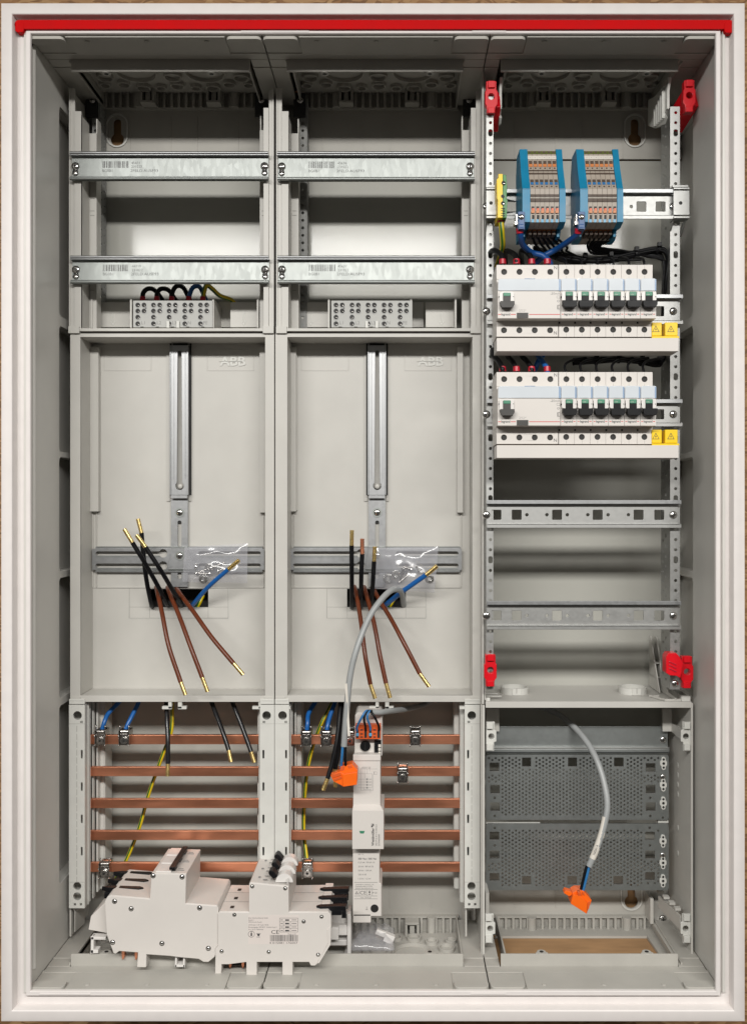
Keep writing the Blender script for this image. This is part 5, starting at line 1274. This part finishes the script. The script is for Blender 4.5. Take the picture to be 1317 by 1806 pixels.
def mcb(oy, i, label):
    dt, df = 30, 14; p = 984.9+27.55*i; f = 988.3+28.05*i
    t = thing('circuit_breaker', label, 'circuit breaker', (X(p+13.7, dt), 60, Z(594+oy, dt)), 'narrow circuit breakers')
    x0, x1 = X(p, dt)+.12, X(p+27.55, dt)-.12; dtt = dt
    b = MB('device')
    cxu = X(p+13.3, dt); zu0, zu1 = Z(493+oy, dt), Z(467+oy, dt); zl0, zl1 = Z(594+oy, dt), Z(566+oy, dt)
    hu = circ(cxu, Z(479.5+oy, dt), 3.3, 20); hd = circ(cxu-.2, Z(581.5+oy, dt), 3.3, 20)
    for zz0, zz1, hh in ((zu0, zu1, [hu]), (zl0, zl1, [hd])):
        b.plate([(x0, zz0), (x1, zz0), (x1, zz1), (x0, zz1)], hh, dt, dt+2); b.box(x0+.05, x1-.05, dt+2.1, 74, zz0, zz1)
    b.box(x0, x1, dt+.2, 76, zl1, zu0)
    b.pplate([(f+.25, 561.5+oy), (f+27.7, 561.5+oy), (f+27.7, 495+oy), (f+.25, 495+oy)], [], df, dt+.1, df)
    b.use('plastic_line'); b.box(cxu-.15, cxu+.15, dt-.06, dt+.1, Z(492+oy, dt), Z(487+oy, dt)); b.box(cxu-.15, cxu+.15, dt-.06, dt+.1, zu1-4.5, zu1-.5); b.box(cxu-.15, cxu+.15, dt-.06, dt+.1, zl0+.5, zl0+4)
    b.use('dark_hole'); b.box(x0-.6, x0+1.4, dt-.2, dt+.5, Z(571+oy, dt), Z(567.6+oy, dt))
    bd = b.build('body', t, bevel=.45)
    b = MB('dark_hole')
    for h in (hu, hd):
        cx = sum(q[0] for q in h)/len(h); cz = sum(q[1] for q in h)/len(h); b = MB('dark_hole'); b.ycyl(cx, cz, 3.4, dt+2.02, dt+2.09, 16); b.build('terminal_hole', bd)
    b = MB('cover'); b.pplate([(f+.6, 513+oy), (f+27.4, 513+oy), (f+27.4, 493+oy), (f+24, 491.4+oy), (f+4, 491.4+oy), (f+.6, 493+oy)], [], df-1.2, df, df)
    b.use('cover_edge'); b.pb(f+24.6, f+27.6, 493+oy, 513.3+oy, df-1.45, df-.9, df)
    b.build('label_cover', t, bevel=.35)
    cx = f+14
    b = MB('device_white')
    for s in (-1, 1): b.plate([(X(cx+s*a, df), Z(yy+oy, df)) for a, yy in ((6.3, 515), (12, 515), (13.2, 518), (13.2, 530), (10.5, 532), (6.3, 532))], [], df-3.6, df+.1)
    b.use('dark_hole'); b.pcyl(cx-12.6, 523.3+oy, 1.1, df-3.9, df); b.pcyl(cx+12.6, 523.3+oy, 1.1, df-3.9, df)
    b.build('toggle_bezel', t, bevel=.7)
    b = MB('black'); b.pb(cx-6, cx+6.2, 516+oy, 536+oy, df-3.0, df-.5, df); b.plate([(X(cx+a, df), Z(c+oy, df)) for a, c in ((-12.5, 532.5), (12.5, 532.5), (12.5, 539.5), (9.5, 544.6), (-9.5, 544.6), (-12.5, 539.5))], [], df-9, df-1)
    b.use('green'); b.pb(cx-6, cx+6, 515.4+oy, 522.8+oy, df-3.5, df-2.6, df)
    b.use('label_white'); b.ptext('I-ON', cx-3.5, 520.5+oy, df-3.5, 2, thick=.05); b.build('toggle', t, bevel=.7, seg=3)
    b = MB('print_red'); zz = 553.5+oy
    b.pb(cx-12.5, cx-9, zz, zz+1.2, df-.07, df+.1); b.pb(cx+8, cx+12, zz, zz+1.2, df-.07, df+.1)
    b.use('print'); b.ptext('legrand', cx-8.2, 556+oy, df, 4.2, bold=True, thick=.06, sx=.9); b.use('print_soft'); b.ptext('C 6000 3', cx-7, 550.3+oy, df, 2.8, thick=.06, sx=1.05)
    b.build('print', t, flat=True)
    return t
ROWN = ('upper', 'lower')
NTH = ('leftmost of six', 'second from the left of six', 'third from the left of six', 'fourth from the left of six', 'fifth from the left of six', 'rightmost of six')
for r_, oy in ((0, 0), (1, 189.2)):
    rcd(oy, 'wide white residual current switch with grey toggle and %s, %s row' % (('brightly reflecting label cover', 'pale blue label cover')[r_], ROWN[r_]))
    for i in range(6): mcb(oy, i, 'narrow white breaker with black toggle, %s row, %s' % (ROWN[r_], NTH[i]))
    d = 26
    t = thing('busbar_cover', 'long white strip box running under the %s row of breakers' % ROWN[r_], 'comb busbar', (X(1036, d), 40, Z(619+oy, d)), 'white strip boxes under the breakers')
    b = MB('device'); b.pb(875.5, 1196, 596+oy, 619.5+oy-(1 if r_ else 0), d, d+30); b.use('beige_dark'); b.pb(876, 1195, 594.6+oy, 595.8+oy, d+4, d+28, d); b.build('strip', t, bevel=.9, seg=3)
    t = thing('warning_caps', 'pair of yellow caps with lightning triangles at the right end of the %s row' % ROWN[r_], 'warning caps', (X(1170, 28), 38, Z(596+oy, 28)), 'yellow warning caps')
    for q0, q1 in ((1149, 1166.5), (1172, 1194.5)):
        d = 28; b = MB('caution_yellow'); b.pb(q0, q1, 568.5+oy, 592.5+oy, d, d+14); b.build('cap', t, bevel=.8, seg=3)
        qc = (q0+q1)/2-(1 if q0 > 1160 else 2)
        b = MB('print'); tri = lambda r: [(X(qc, d), Z(581.5+oy-r*1.2, d)), (X(qc-r, d), Z(581.5+oy+r*.62, d)), (X(qc+r, d), Z(581.5+oy+r*.62, d))]
        b.plate(tri(6.4), [tri(4.9)], d-.08, d+.1)
        b.pplate([(qc+.9, 576.8+oy), (qc-1.5, 581.8+oy), (qc+.1, 581.4+oy), (qc-.8, 584.4+oy), (qc+1.7, 580+oy), (qc+.1, 580.3+oy)], [], d-.08, d+.1)
        b.build('warning_triangle', t, flat=True)
    b = MB('caution_yellow'); b.pb(1149, 1197, 592.8+oy, 596.2+oy, 27, 44); b.use('orange_dull'); b.pb(1152, 1195, 596.4+oy, 597.2+oy, 28, 40); b.build('cap_base', t, bevel=.3)
# feed wires into the switches
for r_, oy, names in ((0, 0, 'upper'), (1, 189.2, 'lower')):
    for i, q in enumerate((886, 910.5, 937, 964.5)):
        m = 'blue' if i == 3 else 'black'
        nm = ('leftmost', 'second', 'third')[i] if i < 3 else ''
        if r_ == 0:
            pts = [(q, 470, 50), (q, 460, 50), (q-4, 448, 56), (q-16, 442, 72), (q-24+i*3, 452, 96), (q-22+i*3, 475, 118)]
            if i == 3: continue
        else:
            pts = [(q, 470+oy, 50), (q-1, 461+oy, 50), (q-8, 448+oy, 58), (q-18, 436+oy, 74), (q-16-(6 if i == 3 else 0), 420+oy, 96), (q-10, 400+oy, 116)]
        lab = ('thick blue wire dropping behind into the right input of the lower switch' if i == 3 else 'thick black wire bending behind into the %s input of the %s switch' % (nm, names))
        wire('wire', lab, 'wire', pts, 3.1, m, 'feed wires behind the switches', ends=[((q, 466+oy, 50), (q-.3, 457+oy, 50), 4.1)])
b = MB('ferrule_red'); b.cyl(P(964.5, 466, 50), P(964.5, 457, 50), 4.1, 16); tag(b.build('ferrule', bevel=.3), 'red ferrule where the blue wires enter the upper switch, rightmost of four', 'ferrule')
wire('wire', 'blue wire loop behind the gap between both rows, crossing the blue feed wire', 'wire', [(968, 600, 90), (962, 618, 88), (950, 636, 84), (944, 650, 86), (938, 668, 100)], 3.2, 'blue', 'feed wires behind the switches')
# thin black outgoing wires: from terminal groups and into the breakers, and their bundles
for g in (0, 1):
    for i in range(6):
        q = 938.5+8.5*i+101.5*g
        if g == 0: pts = [(q, 412, 52), (q+1, 420, 56), (q+8+2*i, 436, 68), (q+30-2*i, 452-1.5*i, 84), (1000+8*i, 462-i, 92), (1030+20*i, 464-1.2*i, 96)]
        else: pts = [(q, 412, 52), (q-1, 420, 58), (1036+i*4, 436, 74), (1050+i*10, 448-i, 88), (1110+i*6, 444+i*1.6, 98), (1160, 445+i*2.2, 100), (1170+i*1.4, 470, 102), (1168+i*1.3, 520, 104)]
        wire('wire', 'thin black wire from the %s terminal group, %s of its six outlets' % (('left', 'right')[g], ('first', 'second', 'third', 'fourth', 'fifth', 'last')[i]), 'wire', pts, 1.45, 'black', 'thin black wires below the terminal groups')
for r_, oy in ((0, 0), (1, 189.2)):
    for i in range(6):
        q = 998.5+27.55*i
        yb = 455 if r_ == 0 else 447
        pts = [(q, 470+oy, 44), (q-1, 461+oy, 46), (q-5, 456.5+oy-(4 if r_ else 0), 54), (q-12, 455+oy-(8 if r_ else 0), 66), (q-18, yb+oy-(0 if r_ == 0 else 2), 84)]
        if r_ == 1: pts = [(q-.5, 470+oy, 44), (q-3, 456+oy, 50), (q+4, 448+oy, 60), (q+18, 444+oy, 74), (q+34, 442+oy, 84)]
        wire('wire', 'thin black wire arching into the %s row of breakers, %s' % (ROWN[r_], NTH[i]), 'wire', pts, 1.5, 'black', 'thin black wires entering the breakers')
for r_, (pts0, nm) in enumerate(([[(940, 440, 86), (985, 452, 90), (1030, 459, 92), (1075, 457, 92), (1120, 448, 94), (1160, 440, 96), (1176, 452, 98), (1172, 500, 100), (1168, 560, 110), (1170, 620, 112)], 'upper'], [[(1010, 638, 84), (1050, 636, 86), (1090, 633, 88), (1130, 638, 92), (1160, 640, 98), (1172, 628, 108)], 'lower'])):
    t = thing('cable_bundle', 'bundle of thin black wires with cable ties behind the %s row of breakers' % nm, 'cable bundle', P(*pts0[0]))
    rnd = random.Random(5)
    for k in range(9):
        a = k*2*math.pi/9; oz, oyy = 3.0*math.cos(a)*(.5+.5*rnd.random()), 3.0*math.sin(a)
        b = MB('black'); b.tube([P(*q)+Vector((0, oyy+rnd.uniform(-1, 1), oz+rnd.uniform(-1.2, 1.2))) for q in pts0], 1.45, 8, 5); b.build('bundled_wire', t, smooth=60)
    for k in range(1, 6 if r_ == 0 else 5):
        q = pts0[k] if k < len(pts0) else pts0[-1]; nx = pts0[k+1] if k+1 < len(pts0) else pts0[k]
        p = P(*q); dr = (P(*nx)-p).normalized()
        b = MB('black'); b.cyl(p-dr*1.6, p+dr*1.6, 5.4, 14); b.box(p.x-2.4, p.x+2.4, p.y-8, p.y-3, p.z+2, p.z+7); b.build('cable_tie', t, bevel=.3)
# ---- red latches
def latch(px, py, mirror, label, flip=False):
    s = -1 if mirror else 1
    df = 78
    t = thing('red_latch', label, 'latch', P(px, py+36, df+20), 'red plastic latches of the right field')
    b = MB('red')
    def q(dx, dy): return (px+dx, py+(dy if not flip else dy))
    body = [(-9, -28), (9, -28), (9, -12), (11, -12), (11, 12), (7, 18), (7, 28), (-8, 28), (-8, 16), (-11, 12), (-11, -10), (-9, -12)]
    b.pplate([q(a, c) for a, c in body], [[q(5.6*math.cos(math.radians(k))-0, 5.6*math.sin(math.radians(k))-1) for k in range(0, 360, 20)]], df, df+10)
    b.pplate([q(a, c) for a, c in ((-5.5, -29), (6.5, -29), (6.5, -17), (-5.5, -17))], [], df-3, df+.1); b.pplate([q(a, c) for a, c in ((-6, 18), (6, 18), (6, 28), (-6, 28))], [], df-3, df+.1)
    b.build('latch_head', t, bevel=.9, seg=3)
    return t
def latch_arm(t, pts0, r0, r1, m='red'):
    b = MB(m); b.plate(pts0, [], r0, r1, 'y'); b.build('latch_arm', t, bevel=.8)
t = latch(866, 171, False, 'red latch at the top left of the right field beside the partition plate')
d = 120; b = MB('red'); b.obox(P(869, 198, 108), (7, 18, 13), Matrix.Rotation(math.radians(-28), 3, 'X')); b.build('latch_arm', t, bevel=1)
t = latch(1215, 169, True, 'red latch at the top right against the cabinet side wall')
b = MB('red'); b.obox(P(1203, 196, 112), (8, 20, 13), Matrix.Rotation(math.radians(-28), 3, 'X')@Matrix.Rotation(math.radians(14), 3, 'Z')); b.build('latch_arm', t, bevel=1)
t = latch(864.5, 1183, False, 'red latch at the lower left above the plastic shelf')
b = MB('red'); b.pb(857, 867, 1152, 1166, 90, 106); b.build('latch_arm', t, bevel=1)
t = latch(1211, 1186, True, 'red latch at the lower right with its arm reaching the perforated upright')
b = MB('red'); b.pplate([(1174, 1158), (1178, 1152), (1192, 1152), (1199, 1160), (1204, 1170), (1199, 1196), (1192, 1192), (1180, 1191), (1174, 1187)], [], 66, 82); b.use('ferrule_red')
for k in range(3): b.pplate([(1178, 1167+k*6), (1180, 1166+k*6), (1193, 1172+k*6), (1192, 1174+k*6)], [], 65, 66.2)
b.build('latch_arm', t, bevel=.8)
# white plastic latch guides at the top
for (px, sg, lab) in ((883, 1, 'slim white plastic guide next to the upper left red latch'), (1180, -1, 'ribbed white plastic guide next to the upper right red latch')):
    b = MB('plastic_light')
    xs = X(px, 90)
    L = [(92, Z(138, 92)), (100, Z(134, 100)), (104, Z(146, 104)), (120, Z(172, 120)), (150, Z(214, 150)), (166, Z(222, 166)), (158, Z(196, 158)), (128, Z(160, 128))]
    b.plate([(86, Z(136, 86)), (92, Z(136, 92)), (93, Z(148, 93)), (110, Z(152, 110)), (150, Z(170, 150)), (180, Z(176, 180)), (180, Z(222, 180)), (150, Z(226, 150)), (102, Z(219, 102)), (94, Z(207, 94)), (100, Z(203, 100)), (108, Z(206, 108)), (100, Z(194, 100)), (95, Z(192, 95)), (95, Z(160, 95)), (90, Z(146, 90))], [], xs-1.6, xs+1.6, 'x')
    if sg < 0:
        for k in range(5): b.box(xs-5, xs+1.5, 104+k*9, 106+k*9, Z(212-k*2, 110), Z(160+k*3, 110))
    tag(b.build('latch_guide', bevel=.5), lab, 'plastic guide')
# ---- plastic shelf
d = 98
t = thing('shelf', 'light grey plastic shelf with two round collars separating the rails from the perforated plates', 'shelf', (X(1037, d), 150, Z(1249, d)))
b = MB('plastic'); b.pb(856, 1219, 1237.5, 1248.5, d, d+2.5); zs = Z(1239, d); b.box(X(855.5, d), X(1219.5, d), d+2.6, 206, zs-2.4, zs-.2)
b.use('plastic_light'); b.pb(856, 864, 1231, 1237, d+6, d+14); b.pb(1201, 1217, 1228, 1237, d+3, d+12)
b.pb(857, 886, 1230, 1232, d+16, d+18, d+6); b.pb(857, 880, 1226.5, 1228, d+28, d+30, d+16)
b.build('shelf_plate', t, bevel=.6)
for cx in (908, 1118):
    b = MB('plastic_light'); xm = X(cx, 150); b.ring((xm, 158, zs-.3), (0, 0, 1), 15.6, 17.4, 8, 40); b.box(xm-5, xm+6, 140.2, 142.5, zs, zs+8.2); b.use('plastic_line'); b.box(xm+.2, xm+1, 139.9, 141.8, zs+2, zs+8.3); b.build('collar', t, bevel=.3)
b = MB('plastic')
xg = X(1186, 120)
b.plate([(104, zs+1), (200, zs+1), (200, zs+66), (186, zs+66), (162, zs+20), (134, zs+5), (104, zs+4)], [], xg-2, xg-.4, 'x')
b.box(xg-14, xg+13, 104, 106.5, zs+.2, zs+2.8); b.box(xg-26, xg-14, 130, 132, zs+.2, zs+2.4); b.plate([(xg-26, 132), (xg-24, 134), (xg-12, 106), (xg-14, 104)], [], zs+.2, zs+2.6, 'z')
b.plate([(150, zs+1), (198, zs+1), (198, zs+66), (192, zs+66)], [], xg-8, xg-6.6, 'x')
for zz in (16, 34): b.box(xg-8, xg-2.2, 170, 198, zs+zz, zs+zz+1.5)
b.build('gusset', t, bevel=.4)
# ---- steel rail and perforated plates under the shelf
d = 158
b = MB('steel_dark'); b.pb(857, 1177, 1281, 1318, d, d+1.5); b.use('steel_rail'); b.pb(857, 1180, 1318, 1322, d-4, d+1); b.use('steel_dark'); b.pb(857, 1180, 1322, 1328.5, d-6, d-4); b.pb(857, 1180, 1326, 1329, d-6, d+1, d-6)
b.screw(X(1168.5, d), Z(1305, d), d, 4.4)
tag(b.build('wide_rail', bevel=.4), 'dark steel rail with bright lower lip above the perforated plates', 'mounting rail')
def perf(y0, y1, sqs, smalls, inserts, screws, label, yrow0):
    d = 150
    t = thing('perforated_plate', label, 'perforated plate', (X(1017, d), d+3, Z(y1, d)), 'dark perforated steel plates')
    def u(p): return X(p, d)
    hl = [rrect(u(a), u(c), Z(f, d), Z(e_, d), .5, 2) for a, c, e_, f in sqs]
    blocks = [(a-3.4, c+3.4, e_-3.4, f+3.4) for a, c, e_, f in sqs]
    hl += [circ(u(a), Z(c, d), 1.6, 8) for a, c in smalls]
    for ix in range(-4, 50):
        px = 885.6+5.96*ix
        for iy in range(0, 18):
            py = yrow0+6.85*iy+(3.42 if ix % 2 else 0)
            if py > y1-9 or py < y0+4 or px > 1162: continue
            if any(a < px < c and e_ < py < f for a, c, e_, f in blocks): continue
            if ix < 0 and not (yrow0-1 < py < yrow0+8 or abs(py-(y0+y1)/2) < 8*0 or (1365 < py < 1380) or (1520 < py < 1536)): continue
            if px > 1131 and not (py < yrow0+6 or (1365 < py < 1380) or (1518 < py < 1560)): continue
            if any(abs(px-a) < 5 and abs(py-c) < 5 for a, c in smalls): continue
            hl.append(circ(u(px), Z(py, d), 1.45, 6, .26))
    b = MB('steel_dark')
    b.plate(rrect(u(856.5), u(1178.5), Z(y1, d), Z(y0, d), 3), hl, d, d+1.6)
    b.use('steel_rail')
    for a, c, e_, f in sqs: b.box(u(a)+.2, u(c)-.2, d+.2, d+3.2, Z(f, d)+.05, Z(f, d)+.8)
    b.build('plate', t)
    for a, c in inserts:
        q = MB('plastic_light'); x, z = u(a), Z(c, d); q.plate(rrect(x-2.6, x+2.6, z-8, z+8, 2.4), [], d-1.6, d+.5); q.plate(rrect(x-4.3, x+4.3, z-3.6, z+3.6, 2.5), [], d-1.5, d+.4); q.use('dark_hole'); q.ycyl(x, z, 1.7, d-1.8, d-.5, 12); q.ycyl(x, z+5, 1.5, d-1.8, d-.5, 12); q.ycyl(x, z-5, 1.5, d-1.8, d-.5, 12)
        q.build('snap_rivet', t, bevel=.3)
    for a, c in screws:
        q = MB('chrome'); q.screw(u(a), Z(c, d), d-.5, 3.6); q.build('screw', t)
perf(1331, 1446, [(863, 880, 1345, 1361), (864, 881, 1384, 1400), (864, 881, 1415, 1431), (1138, 1155, 1346, 1362), (1138, 1155, 1384, 1400), (1138, 1155, 1415, 1431), (920, 936, 1336, 1353), (1001, 1017, 1336, 1353), (1082, 1099, 1336, 1353)], [(872, 1407), (872, 1439), (1146, 1407), (1146, 1439), (1168, 1442)], [(1169, 1346), (1168.5, 1384), (1168.5, 1416)], [(1168, 1370)], 'dark perforated steel plate directly below the bright rail lip, upper of two', 1337)
perf(1452.5, 1570, [(863, 880, 1467, 1482), (863, 880, 1500, 1515), (863, 880, 1540, 1554), (1137, 1154, 1467, 1482), (1137, 1154, 1500, 1515), (1137, 1154, 1538, 1553), (920, 936, 1545, 1561), (1000, 1017, 1545, 1561), (1081, 1098, 1545, 1561)], [(872, 1460), (872, 1491), (1145, 1460), (1145, 1491)], [(1168, 1483), (1168, 1521), (1168, 1553)], [(1168, 1508)], 'dark perforated steel plate above the rear keyhole and comb of ribs, lower of two', 1465)
b = MB('plastic_light'); b.pb(857, 952, 1451.2, 1453, 152.5, 156)
tag(b.build('spacer_strip', bevel=.2), 'thin pale plastic strip in the left part of the gap between the two perforated plates', 'plastic strip')
# white clips
def wclip(px, py, label, sg):
    d = 100
    t = thing('cover_clip', label, 'plastic clip', P(px, py+26, d+8), 'white plastic cover clips')
    b = MB('plastic_light'); g = lambda L: [(px+a*sg, py+c) for a, c in L]
    b.pplate(g([(-6, -26), (9, -26), (9, 26), (-5, 26), (-5, 10), (-9, 9), (-9, -10), (-6, -12)]), [[(px+5.2*math.cos(math.radians(k)), py+5.2*math.sin(math.radians(k))) for k in range(0, 360, 20)]], d, d+3)
    b.pplate(g([(-3, -25), (8, -25), (8, -13), (-3, -13)]), [], d-4, d+.1); b.pplate(g([(-3, 14), (8, 14), (8, 25), (-3, 25)]), [], d-4, d+.1)
    b.pplate(g([(-7, -10), (9, -10), (9, 10), (-7, 10)]), [], d+12, d+14)
    b.build('clip_head', t, bevel=.6)
    return t
c1 = wclip(866, 1299, 'white plastic clip on the partition plate just below the shelf', -1)
c2 = wclip(1209, 1299, 'white plastic clip on the right side plate just below the shelf', 1)
c3 = wclip(864, 1638, 'white plastic clip on the partition plate beside the open entry hole', -1)
c4 = wclip(1208.5, 1638, 'white plastic clip on the right side plate beside the open entry hole', 1)
b = MB('plastic'); b.add([P(1183, 1276, 150), P(1201, 1284, 104), P(1201, 1306, 104), P(1183, 1290, 150), P(1185, 1276, 152), P(1203, 1284, 106), P(1203, 1306, 106), P(1185, 1290, 152)], [(0, 1, 2, 3), (4, 5, 6, 7), (0, 1, 5, 4), (3, 2, 6, 7), (0, 3, 7, 4), (1, 2, 6, 5)]); b.pb(1168, 1184, 1250, 1290, 150, 154); b.build('clip_arm', c2)
b = MB('plastic'); b.add([P(1160, 1580, 170), P(1198, 1615, 103), P(1198, 1640, 103), P(1160, 1600, 170), P(1163, 1580, 173), P(1201, 1615, 105), P(1201, 1640, 105), P(1163, 1600, 173)], [(0, 1, 2, 3), (4, 5, 6, 7), (0, 1, 5, 4), (3, 2, 6, 7), (0, 3, 7, 4), (1, 2, 6, 5)])
for k in range(4): b.pb(1160+k*10, 1170+k*10, 1572+k*10, 1576+k*10, 165-k*16, 172-k*16)
b.build('clip_arm', c4)
b = MB('plastic'); b.pb(857, 880, 1250, 1290, 150, 154); b.build('clip_arm', c1)
b = MB('plastic'); b.pb(856, 862, 1575, 1616, 120, 160); b.build('clip_arm', c3)
t = thing('floor_bracket', 'grey plastic foot with a screw at the lower right corner behind the side plate', 'bracket', P(1170, 1640, 180))
b = MB('plastic'); b.pb(1146, 1152, 1585, 1630, 176, 204); b.pb(1152, 1182, 1590, 1625, 190, 196); b.build('foot', t, bevel=.5)
b = MB('chrome'); b.screw(X(1168, 189), Z(1621, 189), 189, 5); b.build('screw', t)

b = MB('plastic_light'); b.pb(1160, 1178, 1447, 1451.5, 154, 170)
tag(b.build('spacer_block', bevel=.2), 'short pale plastic block at the right end of the gap between the perforated plates', 'plastic block')
